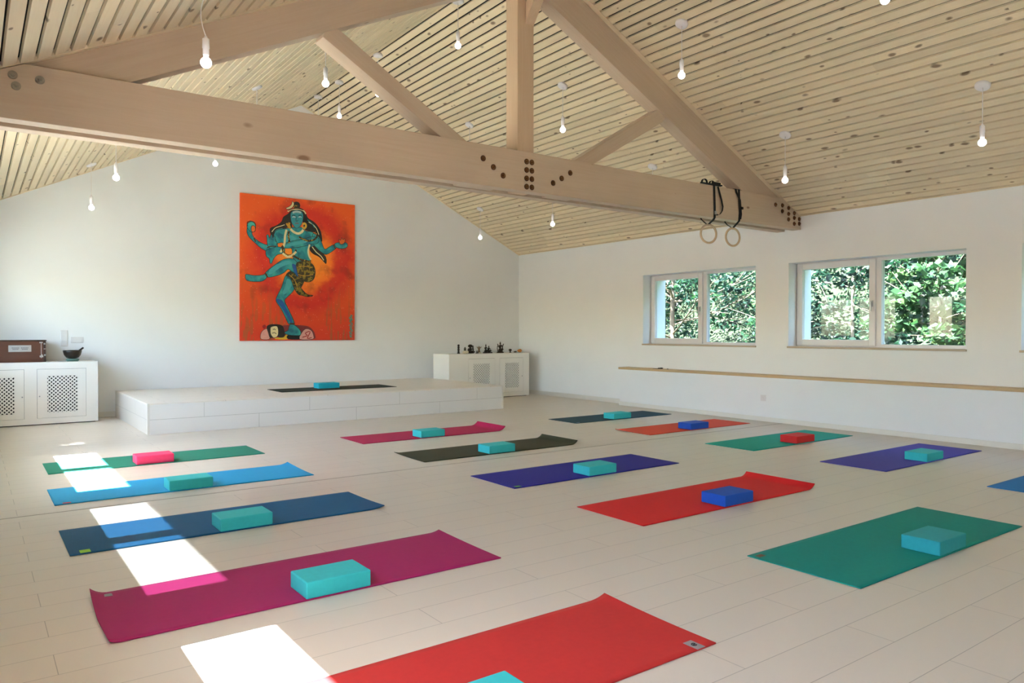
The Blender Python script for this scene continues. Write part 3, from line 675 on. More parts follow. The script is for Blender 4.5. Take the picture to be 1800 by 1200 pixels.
bm = B(); box(bm, .775, .797, 11.374, 11.38, .966, .974); hp('clasp', bm, SILVER, 0, 'metal clasp')
bm = B(); box(bm, .77, .80, 11.3745, 11.38, .81, 1.068); hp('corner_strip', bm, HD, .001)

# singing bowl
BW = plain('bowl_black', (34, 26, 20), .35, .1, 10, metallic=.3)
sb = thing('singing_bowl', 'black singing bowl with a striker, on a green cushion right of the harmonium', 'bowl', (1.105, 11.45, .80))
bm = B(); lathe(bm, [(0, .0), (.062, .0), (.078, .012), (.078, .024), (.064, .036), (0, .036)], 24); o = obj('cushion', bm, plain('green_cushion', (88, 118, 106), .8), sb); o['label'] = 'round green cushion'
bm = B(); lathe(bm, [(0, .036), (.04, .037), (.075, .052), (.098, .085), (.108, .12), (.112, .146), (.106, .146), (.10, .12), (.09, .088), (.068, .06), (0, .047)], 32); obj('bowl', bm, BW, sb)
bm = B(); tube(bm, [(-.02, -.03, .075), (.06, -.03, .13), (.105, -.03, .165), (.125, -.03, .182)], [.010, .010, .012, .012], 10); obj('striker', bm, BW, sb)

# switches and socket
def plate(name, label, cat, loc, w, hh, wall, n=1):
    bm = B()
    if wall == 'back':
        box(bm, -w/2, w/2, -.008, 0, -hh/2, hh/2)
    else: box(bm, -.008, 0, -w/2, w/2, -hh/2, hh/2)
    o = obj(name, bm, PVC, None, .003); o.location = loc; tag(o, label, cat)
    bm = B()
    for k in range(n):
        zc = -hh/2+hh*(k+.5)/n; r = hh/n*.38
        if wall == 'back': box(bm, -w*.36, w*.36, -.011, -.008, zc-r, zc+r)
        else: lathe(bm, [(0, 0), (.02, 0), (.02, .004), (.014, .004), (.013, .001), (0, .001)], 20)
    q = obj('rocker' if wall == 'back' else 'outlet', bm, PVC, o, .001)
    if wall != 'back': q.rotation_euler = (0, -PI/2, 0); q.location = (-.008, 0, 0)
plate('switch_panel', 'tall white strip of light switches on the back wall above the bowl', 'light switch', (1.037, YB, 1.105), .082, .22, 'back', 3)
plate('socket_panel', 'small white double plate on the back wall just right of the bowl', 'socket', (1.19, YB, 1.08), .15, .08, 'back', 1)
plate('wall_socket', 'white power socket low on the plinth under the windows', 'socket', (8.55, 6.013, .31), .08, .08, 'right')
bm = B(); tube(bm, [(0, .0, .004), (0, .05, .003), (.01, .10, .003), (.02, .16, .003)], .003, 6); ball(bm, (0, -.03, .012), .022, 1, 1.6, .5); ball(bm, (.0, .02, .01), .014, 1, 1.2, .6); ball(bm, (0, -.16, .006), .01, 1, 1.6, .5)
tag(obj('cable_bundle', bm, BLACK, None, 0, (8.63, 7.93, .618)), 'small dark bundle with a thin cord lying on the far end of the shelf board', 'cable')

# ------------------------------------------------------------------ statuettes
BRZ = plain('dark_bronze', (44, 30, 18), .5, .2, 60, metallic=.3, bump=.4)
BRG = plain('green_bronze', (60, 56, 34), .55, .2, 60, metallic=.2)
CRM = plain('cream_stone', (214, 202, 176), .6, .05, 30)
GLD = plain('golden_shell', (192, 122, 50), .45, .15, 40)
WB = plain('pedestal_wood', (120, 88, 52), .6, .1, 30)
ZC = .80
def sgroup(): return 'statuettes on the right cabinet'
def standing(bm, x, hh, r, z0=0.):
    lathe(bm, [(0, z0), (r*1.2, z0), (r*1.25, z0+.015), (r*.9, z0+.02), (r*.8, z0+hh*.35), (r*1.0, z0+hh*.5), (r*.65, z0+hh*.58), (r*1.05, z0+hh*.70), (r*.9, z0+hh*.76), (r*.35, z0+hh*.79), (r*.6, z0+hh*.84), (r*.6, z0+hh*.9), (r*.3, z0+hh*.95), (0, z0+hh)], 12, (x, 0, 0), sy=.8)
def seated(bm, x, hh, w, z0=0., halo=False, cone=False):
    ball(bm, (x, 0, z0+w*.125), w*.5, 1, .7, .25)                                   # lotus base
    ball(bm, (x, -.01, z0+hh*.2), w*.42, 1, .7, .42)                              # crossed legs
    for s in (-1, 1): tube(bm, [(x+s*w*.1, -.01, z0+hh*.2), (x+s*w*.42, -.03, z0+hh*.2), (x+s*w*.1, -.05, z0+hh*.16)], w*.1, 7)
    lathe(bm, [(w*.17, z0+hh*.18), (w*.16, z0+hh*.35), (w*.24, z0+hh*.55), (w*.2, z0+hh*.62), (w*.07, z0+hh*.66)], 10, (x, 0, 0), sy=.7)
    for s in (-1, 1): tube(bm, [(x+s*w*.24, 0, z0+hh*.58), (x+s*w*.36, -.01, z0+hh*.42), (x+s*w*.2, -.03, z0+hh*.27)], w*.065, 6)
    ball(bm, (x, 0, z0+hh*.75), w*.13, 1, 1, 1.2)
    lathe(bm, [(w*.13, z0+hh*.8), (w*.1, z0+hh*.86), (w*.04, z0+hh*.95), (0, z0+hh)], 10, (x, 0, 0))
def st(name, label, x, y, bm, m, cat='statuette'):
    o = obj(name, bm, m, None, 0, (x, y, ZC)); tag(o, label, cat, 'figures standing on the right cabinet'); return o
bm = B(); standing(bm, 0, .165, .022); ball(bm, (0, 0, .148), .022, 1.1, .6, .9); st('standing_statuette', 'slim dark standing statuette, first from the left on the right cabinet', 7.07, 11.30, bm, BRZ)
bm = B(); ball(bm, (0, 0, .028), .052, 1, .8, .54); ball(bm, (.03, -.03, .03), .024); st('cream_figurine', 'small rounded cream stone between the slim and the broad dark statuette', 7.17, 11.24, bm, CRM, 'figurine')
bm = B(); seated(bm, 0, .15, .16); ball(bm, (0, 0, .135), .042, 1.1, .9, .7); tube(bm, [(.06, 0, 0), (.065, 0, .06), (.055, 0, .12), (.062, 0, .14)], .012, 7); st('broad_statuette', 'broad dark many-armed seated statuette, second tall one from the left', 7.32, 11.30, bm, BRZ)
bm = B(); standing(bm, 0, .12, .024); st('green_statuette', 'greenish bronze statuette leaning at the left of the broad dark one', 7.245, 11.36, bm, BRG)
bm = B(); seated(bm, 0, .062, .05); st('tiny_statuette', 'tiny dark seated statuette right of the broad one', 7.43, 11.25, bm, BRZ)
t = thing('pedestal_statuette', 'brown statuette with spread arms on a pale pedestal', 'statuette', (7.53, 11.33, ZC), 0, 'figures standing on the right cabinet')
bm = B(); box(bm, -.035, .035, -.025, .025, 0, .02); obj('pedestal', bm, CRM, t, .003)
bm = B(); standing(bm, 0, .115, .02, .02)
for s in (-1, 1): tube(bm, [(0, 0, .10), (s*.03, 0, .095), (s*.045, 0, .12)], .007, 6)
obj('figure', bm, WB, t)
t = thing('pair_statuette', 'dark twin-peaked seated pair of figures on a flat base, middle of the cabinet', 'statuette', (7.69, 11.30, ZC), 0, 'figures standing on the right cabinet')
bm = B(); box(bm, -.075, .095, -.035, .035, 0, .018); obj('base', bm, BRZ, t, .003)
bm = B(); seated(bm, -.03, .155, .09, .018); seated(bm, .035, .125, .09, .018); obj('figure', bm, BRZ, t)
t = thing('dancing_statuette', 'tallest dark dancing statuette with a pointed flame ring', 'statuette', (7.985, 11.30, ZC), 0, 'figures standing on the right cabinet')
bm = B(); lathe(bm, [(0, 0), (.075, 0), (.078, .012), (.06, .022), (.055, .03), (0, .032)], 16, sy=.6); obj('base', bm, BRZ, t)
bm = B(); seated(bm, 0, .185, .11, .03)
for s in (-1, 1):
    tube(bm, [(s*.02, 0, .13), (s*.05, -.01, .12), (s*.062, -.01, .155), (s*.07, -.01, .17)], .008, 6)
    tube(bm, [(s*.045, .01, .03), (s*.062, .01, .08), (s*.058, .01, .12), (s*.04, .01, .15)], .008, 6)
obj('figure', bm, BRZ, t)
bm = B(); lathe(bm, [(0, 0), (.022, 0), (.024, .006), (.01, .016), (.014, .03), (.03, .045), (.031, .056), (.018, .07), (0, .075)], 14); st('mushroom_statuette', 'small bronze mushroom-shaped figurine right of the dancing statuette', 8.20, 11.28, bm, BRZ)
bm = B(); ball(bm, (0, 0, .016), .03, 1.2, .8, .42); ball(bm, (.02, 0, .02), .014); st('lying_figurine', 'flat dark lying figurine between mushroom figure and golden shell', 8.315, 11.28, bm, BRZ, 'figurine')
bm = B(); lathe(bm, [(0, -.055), (.012, -.045), (.03, -.01), (.036, .015), (.026, .035), (.014, .048), (0, .052)], 14); bmesh.ops.rotate(bm, verts=bm.verts[:], cent=(0, 0, 0), matrix=Matrix.Rotation(PI/2, 3, 'Y'))
bmesh.ops.translate(bm, verts=bm.verts[:], vec=(0, 0, .036))
for k in range(5): ball(bm, (.0+.012*k, -.02+.004*k, .06-.004*k), .008)
st('golden_shell', 'golden orange conch shell at the right end of the cabinet', 8.40, 11.26, bm, GLD, 'shell')

# ------------------------------------------------------------------ gymnastic rings on the truss
RINGW = plain('ring_beech', (206, 182, 150), .5, .06, 12)
def gym(label, x, zc, kind):
    t = thing('gymnastic_ring', label, 'gymnastic ring', (x, 5.655, zc), 0, 'pair of gymnastic rings hung on the truss beam')
    bm = B(); n = 40; tube(bm, [(.105*math.cos(2*PI*k/n), -(.02 if kind else .027)*math.cos(2*PI*k/n), .105*math.sin(2*PI*k/n)) for k in range(n)], .0125, 10, closed=True); obj('ring', bm, RINGW, t)
    zt = 2.893-zc+.003; zb = 2.52-zc; yf = 5.60-5.655-.006
    bm = B()
    if not kind:
        ribbon(bm, [(.0, 0, .092), (.002, -.012, .12), (.028, -.04, zb-.03), (.034, yf, zb), (.034, yf, zb+.12), (.022, yf-.002, zt-.05), (.02, yf, zt), (.02, yf+.03, zt+.004), (.02, 5.72-5.655, zt+.004)], .036, .003)
        # strap down behind the front plank
        ribbon(bm, [(-.06, .065, zt), (-.065, .074, zb+.1), (-.06, .06, zb-.012), (-.03, .03, .13), (0, .005, .10)], .026, .003)
        obj('strap', bm, BLACK, t)
        bm = B(); ribbon(bm, [(.09, yf, zt-.01), (.11, yf-.008, zt-.08), (.14, yf-.012, zt-.16), (.165, yf-.012, zt-.24), (.155, yf-.012, zt-.29), (.12, yf-.01, zt-.33), (.08, yf-.006, zt-.345), (.05, yf-.004, zt-.335)], .034, .003, (.75, .1, .3)); obj('tail', bm, BLACK, t)
        bm = B(); box(bm, .022, .056, yf-.014, yf-.002, zb+.035, zb+.075); o = obj('buckle', bm, SILVER, t, .002); o['label'] = 'bright metal buckle'
        bm = B()                                                     # spare webbing coiled on top of the beam
        ribbon(bm, [(-.19, -.045, zt+.004), (-.05, -.045, zt+.006), (.12, -.04, zt+.010), (.18, -.04, zt+.012)], .03, .016, (0, 1, 0))
        for cx, r in ((-.10, .045), (.03, .038)):
            ribbon(bm, [(cx+r*math.cos(a), -.02, zt+.022+r*math.sin(a)*.9) for a in [-.6+(PI+1.2)*k/14 for k in range(15)]], .026, .003, (0, 1, 0))
        box(bm, .02, .15, -.055, -.025, zt+.006, zt+.04)
        obj('coil', bm, BLACK, t)
    else:
        ribbon(bm, [(.0, 0, .092), (.006, -.01, .12), (.03, -.035, zb-.03), (.04, yf, zb), (.05, yf-.003, zb+.1), (.04, yf-.002, zb+.2), (.035, yf, zt-.03), (.035, yf, zt), (.035, yf+.03, zt+.003)], .036, .003)
        ribbon(bm, [(.05, yf-.008, zb+.02), (.062, yf-.010, zb+.08), (.04, yf-.010, zb+.25), (-.02, yf-.004, zt-.04), (-.03, yf, zt), (-.03, yf+.03, zt+.003)], .036, .003)
        ribbon(bm, [(-.075, .06, zb+.06), (-.07, .06, zb-.01), (-.05, .045, zb-.04), (-.0, .01, .11)], .024, .003)
        obj('strap', bm, BLACK, t)
        bm = B(); box(bm, .055, .095, yf-.022, yf-.004, zb+.14, zb+.17); obj('buckle', bm, BLACK, t, .003)
gym('wooden gymnastic ring with coiled spare strap and metal buckle, hanging farther from the wall', 6.972, 2.335, 0)
gym('wooden gymnastic ring with a doubled plain black strap, hanging nearer the wall', 7.42, 2.33, 1)

# ------------------------------------------------------------------ painting
def canvas_mat():
    m, nt, out = new_mat('painted_ground')
    b = N(nt, 'ShaderNodeBsdfPrincipled', i_Roughness=.55); L(nt, b.outputs[0], out.inputs[0])
    co = objco(nt); sx = N(nt, 'ShaderNodeSeparateXYZ'); L(nt, co, sx.inputs[0])
    n1 = N(nt, 'ShaderNodeTexNoise', i_Scale=2.2, i_Detail=6., i_Roughness=.65, i_Distortion=.5); L(nt, co, n1.inputs['Vector'])
    dx = math_(nt, 'SUBTRACT', sx.outputs[0], 1.02); dz = math_(nt, 'SUBTRACT', sx.outputs[2], 1.32)
    r = math_(nt, 'SQRT', math_(nt, 'ADD', math_(nt, 'MULTIPLY', dx, dx), math_(nt, 'MULTIPLY', dz, dz)))
    v = math_(nt, 'ADD', r, math_(nt, 'MULTIPLY', math_(nt, 'SUBTRACT', n1.outputs[0], .5), .55))
    cr = N(nt, 'ShaderNodeValToRGB'); L(nt, v, cr.inputs[0])
    e = cr.color_ramp.elements; e[0].position = .25; e[0].color = lin((244, 140, 40)); e[1].position = 1.0; e[1].color = lin((222, 84, 26))
    for p, c in ((.48, (236, 112, 30)), (.60, (206, 48, 24)), (.74, (200, 38, 24)), (.86, (214, 66, 26))):
        k = e.new(p); k.color = lin(c)
    # lower third: darker red with drips of olive and mauve
    low = N(nt, 'ShaderNodeMapRange'); L(nt, sx.outputs[2], low.inputs[0]); low.inputs[1].default_value = 1.0; low.inputs[2].default_value = .1
    c1 = mixc(nt, math_(nt, 'MULTIPLY', low.outputs[0], .75), cr.outputs[0], lin((196, 26, 20)))
    mp = N(nt, 'ShaderNodeMapping'); mp.inputs['Scale'].default_value = (9, 1, 1.2); L(nt, co, mp.inputs[0])
    n2 = N(nt, 'ShaderNodeTexNoise', i_Scale=2., i_Detail=4.); L(nt, mp.outputs[0], n2.inputs['Vector'])
    dr = math_(nt, 'MULTIPLY', math_(nt, 'MULTIPLY', math_(nt, 'GREATER_THAN', n2.outputs[0], .53), low.outputs[0]), math_(nt, 'GREATER_THAN', math_(nt, 'ABSOLUTE', math_(nt, 'SUBTRACT', dx, .02)), .32))
    c2 = mixc(nt, math_(nt, 'MULTIPLY', dr, .6), c1, lin((140, 92, 46)))
    n3 = N(nt, 'ShaderNodeTexNoise', i_Scale=3.2, i_Detail=3.); L(nt, co, n3.inputs['Vector'])
    n3m = N(nt, 'ShaderNodeMapRange'); L(nt, n3.outputs[0], n3m.inputs[0]); n3m.inputs[1].default_value = .56; n3m.inputs[2].default_value = .7
    c3 = mixc(nt, math_(nt, 'MULTIPLY', n3m.outputs[0], .55), c2, lin((120, 34, 16)))
    vo = N(nt, 'ShaderNodeTexVoronoi', i_Scale=34.); L(nt, co, vo.inputs['Vector'])
    hv = N(nt, 'ShaderNodeSeparateColor'); L(nt, vo.outputs['Color'], hv.inputs[0])
    sp = math_(nt, 'MULTIPLY', math_(nt, 'LESS_THAN', vo.outputs['Distance'], .14), math_(nt, 'GREATER_THAN', hv.outputs[0], .72))
    c4 = mixc(nt, math_(nt, 'MULTIPLY', sp, .55), c3, lin((240, 190, 150)))
    L(nt, c4, b.inputs['Base Color'])
    return m
def leopard():
    m, nt, out = new_mat('p_leopard'); b = N(nt, 'ShaderNodeBsdfPrincipled', i_Roughness=.6); L(nt, b.outputs[0], out.inputs[0])
    co = objco(nt); vo = N(nt, 'ShaderNodeTexVoronoi', i_Scale=26.); L(nt, co, vo.inputs['Vector'])
    n = N(nt, 'ShaderNodeTexNoise', i_Scale=14., i_Detail=4.); L(nt, co, n.inputs['Vector'])
    c = mixc(nt, math_(nt, 'GREATER_THAN', n.outputs[0], .48), lin((122, 104, 30)), lin((52, 46, 20)))
    L(nt, mixc(nt, math_(nt, 'LESS_THAN', vo.outputs['Distance'], .33), c, lin((22, 20, 14))), b.inputs['Base Color']); return m
def dots():
    m, nt, out = new_mat('p_dots'); b = N(nt, 'ShaderNodeBsdfPrincipled', i_Roughness=.6); L(nt, b.outputs[0], out.inputs[0])
    co = objco(nt); vo = N(nt, 'ShaderNodeTexVoronoi', i_Scale=44.); L(nt, co, vo.inputs['Vector'])
    L(nt, mixc(nt, math_(nt, 'LESS_THAN', vo.outputs['Distance'], .34), lin((52, 34, 14)), lin((206, 160, 40))), b.inputs['Base Color']); return m
def body_paint():
    m, nt, out = new_mat('p_teal'); b = N(nt, 'ShaderNodeBsdfPrincipled', i_Roughness=.6); L(nt, b.outputs[0], out.inputs[0])
    co = objco(nt); n = N(nt, 'ShaderNodeTexNoise', i_Scale=7., i_Detail=5., i_Distortion=.6); L(nt, co, n.inputs['Vector'])
    cr = N(nt, 'ShaderNodeValToRGB'); L(nt, n.outputs[0], cr.inputs[0]); e = cr.color_ramp.elements
    e[0].position = .35; e[0].color = lin((14, 92, 112)); e[1].position = .68; e[1].color = lin((60, 160, 150)); k = e.new(.5); k.color = lin((34, 132, 138))
    L(nt, cr.outputs[0], b.inputs['Base Color']); return m
PM = {'p_teal': body_paint(), 'p_leopard': leopard(), 'p_dots': dots()}
for k, c in dict(p_light=(66, 160, 168), p_blue=(22, 84, 150), p_hair=(36, 30, 26), p_cream=(226, 208, 156), p_black=(20, 18, 18), p_white=(230, 228, 220), p_red=(150, 20, 24),
                 p_mauve=(120, 40, 44), p_pink=(208, 150, 140), p_yellow=(206, 168, 40), p_gold=(196, 146, 44), p_brown=(74, 44, 22), p_orangeb=(206, 96, 30), p_sig=(52, 146, 132), p_face=(48, 142, 152), p_line=(18, 34, 40)).items():
    PM[k] = plain(k, c, .6, .12, 18)
PW, PH = 1.895, 2.28
pt = thing('painting', 'large orange and red canvas painting of a blue dancing figure on the back wall', 'painting', (3.365, YB-.035, 1.053))
bm = B(); prism(bm, [(0, 0), (PW, 0), (PW+.012, PH), (.014, PH)], 0, .034); obj('canvas', bm, canvas_mat(), pt)
from mathutils.geometry import tessellate_polygon
def smooth(p, closed, sub=4):
    n = len(p); out = []
    rng = range(n) if closed else range(n-1)
    for i in rng:
        if closed: a, b, c, d = p[(i-1) % n], p[i], p[(i+1) % n], p[(i+2) % n]
        else: a, b, c, d = p[max(i-1, 0)], p[i], p[i+1], p[min(i+2, n-1)]
        for k in range(sub):
            t = k/sub
            out.append(tuple(.5*((2*b[j])+(-a[j]+c[j])*t+(2*a[j]-5*b[j]+4*c[j]-d[j])*t*t+(-a[j]+3*b[j]-3*c[j]+d[j])*t**3) for j in (0, 1)))
    if not closed: out.append(p[-1])
    return out
def stroke(bm, pts, w, y0, y1, mi, closed=False):
    n = len(pts); V = []
    for i, p in enumerate(pts):
        a = Vector(pts[(i-1) % n] if closed else pts[max(i-1, 0)]); b = Vector(pts[(i+1) % n] if closed else pts[min(i+1, n-1)])
        d = (b-a); d = d.normalized() if d.length > 1e-9 else Vector((1, 0)); q = Vector((-d.y, d.x))*w/2; p = Vector(p)
        V.append([bm.verts.new((p.x+q.x, y0, p.y+q.y)), bm.verts.new((p.x-q.x, y0, p.y-q.y)), bm.verts.new((p.x-q.x, y1, p.y-q.y)), bm.verts.new((p.x+q.x, y1, p.y+q.y))])
    for i in range(n if closed else n-1):
        A, C = V[i], V[(i+1) % n]
        for k in range(4):
            bm.faces.new([A[k], A[(k+1) % 4], C[(k+1) % 4], C[k]]).material_index = mi
bms = {}; order = []; depth = 0
for name, mk, w, pts in PAINT:
    if name not in bms: bms[name] = (B(), []); order.append(name)
    bm, ms = bms[name]
    def mi_(k):
        if k not in ms: ms.append(k)
        return ms.index(k)
    depth += 1; y0 = -.0004-depth*.00013
    if w: stroke(bm, smooth(pts, False, 3), w, y0, y0+.0008, mi_(mk))
    else:
        q = smooth(pts, True, 3); i = mi_(mk)
        vs = [bm.verts.new((a, y0, b)) for a, b in q]
        for tri in tessellate_polygon([[Vector((a, b, 0)) for a, b in q]]):
            try: bm.faces.new([vs[t] for t in tri]).material_index = i
            except ValueError: pass
        if mk in ('p_teal', 'p_face', 'p_leopard', 'p_pink', 'p_cream', 'p_orangeb') and name != 'painted_jewellery':
            stroke(bm, q, .0075 if name != 'painted_face' else .006, y0-.0001, y0+.0008, mi_('p_line'), True)
for name in order:
    bm, ms = bms[name]; o = obj(name, bm, [PM[k] for k in ms], pt); o['label'] = name.replace('_', ' ')

# ------------------------------------------------------------------ outside: wooded slope right, ground left
def leafmat(name, cols, trans=.45):
    m, nt, out = new_mat(name)
    co = objco(nt); at = N(nt, 'ShaderNodeAttribute', attribute_name='leaf')
    cr = N(nt, 'ShaderNodeValToRGB'); L(nt, at.outputs['Fac'], cr.inputs[0]); e = cr.color_ramp.elements
    e[0].position = 0; e[0].color = lin(cols[0]); e[1].position = 1; e[1].color = lin(cols[-1])
    for i, c in enumerate(cols[1:-1]): k = e.new((i+1)/(len(cols)-1)); k.color = lin(c)
    d = N(nt, 'ShaderNodeBsdfPrincipled', i_Roughness=.5); t = N(nt, 'ShaderNodeBsdfTranslucent')
    L(nt, cr.outputs[0], d.inputs['Base Color']); L(nt, cr.outputs[0], t.inputs[0])
    mx = N(nt, 'ShaderNodeMixShader'); mx.inputs[0].default_value = trans; L(nt, d.outputs[0], mx.inputs[1]); L(nt, t.outputs[0], mx.inputs[2]); L(nt, mx.outputs[0], out.inputs[0]); return m
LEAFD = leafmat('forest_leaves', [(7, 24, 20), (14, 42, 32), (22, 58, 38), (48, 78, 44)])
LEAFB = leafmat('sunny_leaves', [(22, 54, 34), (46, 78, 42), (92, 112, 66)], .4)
BARK = plain('bark', (120, 104, 84), .9, .2, 14, bump=.5)
BARKP = plain('pale_branch', (176, 158, 136), .8, .15, 14)
def leaves(name, clumps, mat, seed, size=.06, parent=None):
    """clumps: (cx, cy, cz, rx, ry, rz, count)"""
    rg = np.random.default_rng(seed); C = []; Rn = []; cl = []
    for cx, cy, cz, rx, ry, rz, n in clumps:
        d = rg.normal(size=(n, 3)); d /= np.linalg.norm(d, axis=1)[:, None]; r = rg.uniform(.55, 1., n)[:, None]
        C.append(np.array([cx, cy, cz])+d*r*np.array([rx, ry, rz])); cl.append(np.clip(rg.normal(rg.uniform(.15, .8), .16, n), 0, 1))
    C = np.concatenate(C); val = np.concatenate(cl); n = len(C)
    a = rg.normal(size=(n, 3)); a[:, 2] *= .5; a /= np.linalg.norm(a, axis=1)[:, None]
    nr = rg.normal(size=(n, 3))+np.array([0, 0, .9]); b = np.cross(a, nr); b /= np.linalg.norm(b, axis=1)[:, None]
    s = size*rg.uniform(.6, 1.3, n)[:, None]; a = a*s; b = b*s*.55
    V = np.stack([C-a, C+b-a*.1, C+a, C-b-a*.1], 1).reshape(-1, 3).astype(np.float32)
    me = bpy.data.meshes.new(name); me.vertices.add(4*n); me.vertices.foreach_set('co', V.ravel())
    me.loops.add(4*n); me.loops.foreach_set('vertex_index', np.arange(4*n, dtype=np.int32))
    me.polygons.add(n); me.polygons.foreach_set('loop_start', np.arange(0, 4*n, 4, dtype=np.int32)); me.update(calc_edges=True)
    at = me.attributes.new('leaf', 'FLOAT', 'FACE'); at.data.foreach_set('value', val.astype(np.float32))
    me.materials.append(mat); o = bpy.data.objects.new(name, me); COL.objects.link(o)
    if parent: o.parent = parent
    return o
rg = random.Random(3)
cl = []
for k in range(1000):
    x = rg.uniform(12.4, 17.5); y = rg.uniform(-3, 30); g = -1.6+max(0, x-11)*.55
    z = g+rg.uniform(-.2, 1.)**1*4.4
    if z > 8: continue
    r = rg.uniform(.35, .9); cl.append((x, y, z, r, r*1.1, r*.62, int(230*r)))
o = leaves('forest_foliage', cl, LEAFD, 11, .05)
o['kind'] = 'stuff'; o['label'] = 'dense green woodland foliage filling the view outside the windows'; o['category'] = 'foliage'
SOIL = plain('wooded_soil', (46, 58, 34), .95, .3, 1.6, bump=.5)
bm = B(); prism(bm, [(9.4, -3.), (9.4, -1.2), (11.5, -1.2), (16.5, 1.6), (18, 9.5), (24, 9.5), (24, -3.)], -14, 44)
struct(obj('wooded_slope', bm, SOIL))
bm = B(); box(bm, -40, -1.2, -30, 45, -1.4, -1.2); struct(obj('terrace_ground', bm, plain('gravel_ground', (176, 170, 156), .9, .1, 3)))
def branch(bm, p, d, ln, r, lv, rg):
    pts = [Vector(p)]; d = Vector(d).normalized(); n = 6
    for k in range(n):
        d = (d+Vector((rg.uniform(-1, 1), rg.uniform(-1, 1), rg.uniform(-.6, .8)))*.16).normalized(); pts.append(pts[-1]+d*ln/n)
    tube(bm, pts, [r*(1-.75*k/n) for k in range(n+1)], 6)
    if lv:
        for k in range(2, n+1):
            for _ in range(1 if lv == 1 else 2):
                e = (d+Vector((rg.uniform(-1, 1), rg.uniform(-1, 1), rg.uniform(-.5, .6)))*1.0).normalized()
                branch(bm, pts[k], e, ln*.5, r*.42, lv-1, rg)
def tree(name, label, x, y, z, hh, r, seed, mat, nb, bark, leafn=60, lsize=.07, lean=(0, 0), twin=False, spread=1.):
    rg = random.Random(seed); t = thing(name, label, 'tree', (x, y, z))
    bm = B()
    for q in range(2 if twin else 1):
        pts = [(q*.16+lean[0]*k/8, q*.1+(lean[1]+q*.25)*k/8, hh*k/8) for k in range(9)]; tube(bm, pts, [r*(1-.7*k/8) for k in range(9)], 8)
    obj('trunk', bm, bark, t)
    bm = B(); cl = []
    for k in range(nb):
        f = rg.uniform(.25, .98); a = rg.uniform(0, 2*PI); p = (lean[0]*f, lean[1]*f, hh*f); d = (math.cos(a), math.sin(a), rg.uniform(-.15, .6)); ln = spread*rg.uniform(.5, 1.)*(1.25-f)*hh*.42
        branch(bm, p, d, ln, r*.32, 1, rg)
        for g in (.6, 1.0): cl.append((p[0]+d[0]*ln*g, p[1]+d[1]*ln*g, p[2]+d[2]*ln*g, .34, .34, .14, leafn))
    obj('branches', bm, bark, t)
    leaves('foliage', cl, mat, seed, lsize, t)
tree('bare_branch_tree', 'twin-trunked tree with long bare pale branches outside the window nearest the back corner', 12.9, 13.6, -1.1, 5.8, .085, 5, LEAFB, 16, BARKP, 26, .055, (.0, .25), True, 1.3)
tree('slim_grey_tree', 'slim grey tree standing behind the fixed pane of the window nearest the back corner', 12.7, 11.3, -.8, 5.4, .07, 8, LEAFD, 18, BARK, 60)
tree('leafy_sapling', 'young sapling with pale stems at the lower left of the middle window', 11.0, 7.75, -1.2, 3.2, .035, 9, LEAFB, 12, BARKP, 34, .05, (.1, -.1), True, .7)
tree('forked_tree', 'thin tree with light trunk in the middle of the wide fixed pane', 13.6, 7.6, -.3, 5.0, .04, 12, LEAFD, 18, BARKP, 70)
tree('sunlit_maple', 'brightly sunlit leafy tree at the right part of the middle window', 12.0, 5.3, -1.1, 4.2, .06, 15, LEAFB, 26, BARK, 90, .075, (0, 0), False, 1.0)
tree('yellow_green_tree', 'yellow-green tree glimpsed through the cut-off third window', 11.8, 2.2, -1.1, 4.6, .07, 18, LEAFB, 22, BARK, 80, .07)
def shade_tree(label, y, seed, dens, nc):
    """added tree out of view; its crown keeps the sun off the added left window"""
    rg = random.Random(seed); t = thing('sun_blocker_tree', label, 'tree', (-6.2, y, -1.2))  # unseen tree, added only to block sun
    bm = B(); tube(bm, [(0, 0, 0), (.05, .03, 3.5), (0, 0, 7.5), (.1, 0, 11.5)], [.26, .2, .15, .05], 10)
    for k in range(9):
        a = k*2.4; tube(bm, [(0, 0, 8.2+k*.4), (.6*math.cos(a), .5*math.sin(a), 9.0+k*.4), (1.2*math.cos(a), .9*math.sin(a), 9.5+k*.4)], [.07, .05, .02], 6)
    obj('trunk', bm, BARK, t)
    cl = [(rg.uniform(-1.3, 1.3), rg.uniform(-.84, .84), 11.5+rg.uniform(-2.4, 2.2), .62, .52, .5, dens) for k in range(nc)]
    leaves('foliage', cl, LEAFD, seed, .1, t)
shade_tree('added unseen tree blocking the sun left of the room, level with the stage', 10.1, 43, 190, 78)
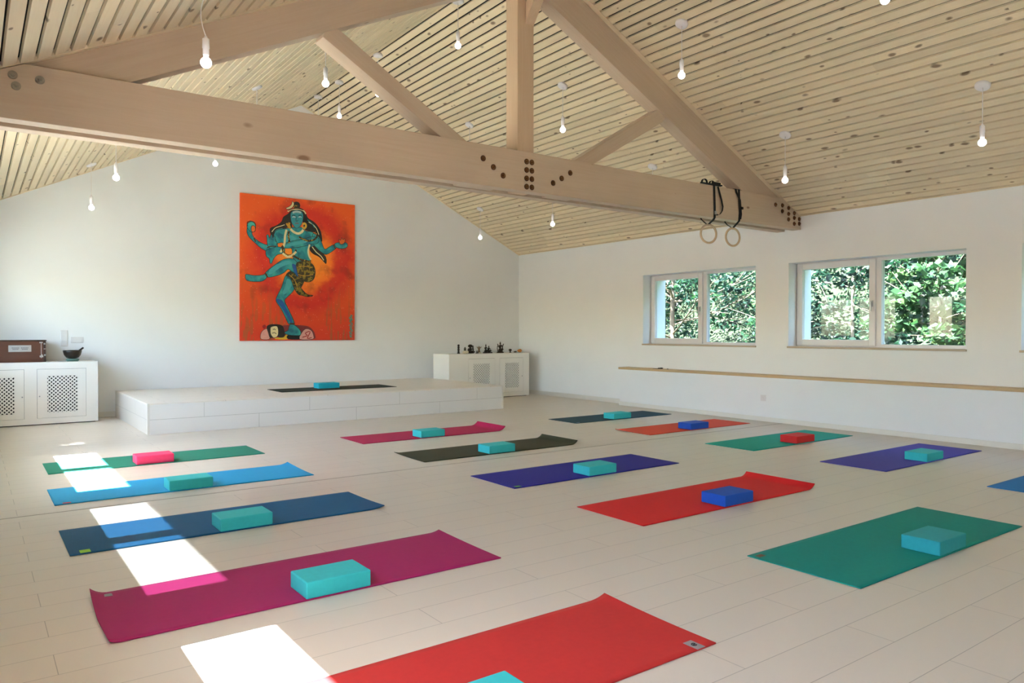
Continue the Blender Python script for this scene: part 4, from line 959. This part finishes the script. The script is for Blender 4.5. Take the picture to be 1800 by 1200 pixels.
cl = [(12.0+rg.uniform(-.6, .6), 10.6+rg.uniform(-1.6, 1.8), .5+rg.uniform(-.7, .35), .4, .5, .2, 70) for k in range(16)]
s = leaves('hazel_bush', cl, LEAFB, 31, .06); tag(s, 'light green bush low outside, below the branches at the corner window', 'bush')

# ------------------------------------------------------------------ light
W = bpy.data.worlds.new('sky'); S.world = W; W.use_nodes = True; nt = W.node_tree; nt.nodes.clear()
out = nt.nodes.new('ShaderNodeOutputWorld'); bg = nt.nodes.new('ShaderNodeBackground'); sk = nt.nodes.new('ShaderNodeTexSky')
sk.sky_type = 'NISHITA'; sk.sun_disc = False; sk.sun_elevation = math.radians(56.6); sk.sun_rotation = math.radians(-90); sk.air_density = 1.; sk.dust_density = 1.2; sk.ozone_density = 1.
nt.links.new(sk.outputs[0], bg.inputs[0]); nt.links.new(bg.outputs[0], out.inputs[0]); bg.inputs[1].default_value = SKY
sun = bpy.data.lights.new('sun', 'SUN'); sun.energy = SUN; sun.angle = math.radians(.6); sun.color = (.93, .965, 1.0)
so = bpy.data.objects.new('sun', sun); COL.objects.link(so)
e = math.radians(56.6); so.rotation_euler = Vector((-math.cos(e), 0, math.sin(e))).to_track_quat('Z', 'Y').to_euler()

# ------------------------------------------------------------------ camera
cam = bpy.data.cameras.new('camera'); cam.sensor_width = 36; cam.lens = 1304.75/1800*36; cam.clip_start = .05; cam.clip_end = 200
co = bpy.data.objects.new('camera', cam); COL.objects.link(co); co.location = (0, 0, 1.19)
co.rotation_euler = (math.radians(90-.7354), 0, math.radians(-36.152)); S.camera = co

S.view_settings.view_transform = 'Standard'; S.view_settings.look = 'None'; S.view_settings.gamma = 1; S.view_settings.use_curve_mapping = False
S.view_settings.exposure = EXPO
c = S.cycles; c.max_bounces = 10; c.diffuse_bounces = 6; c.glossy_bounces = 4; c.transparent_max_bounces = 16; c.transmission_bounces = 6
c.use_denoising = True; c.sample_clamp_indirect = 8.; c.use_adaptive_sampling = False; c.caustics_reflective = False; c.caustics_refractive = False
try: c.denoiser = 'OPENIMAGEDENOISE'
except Exception: pass
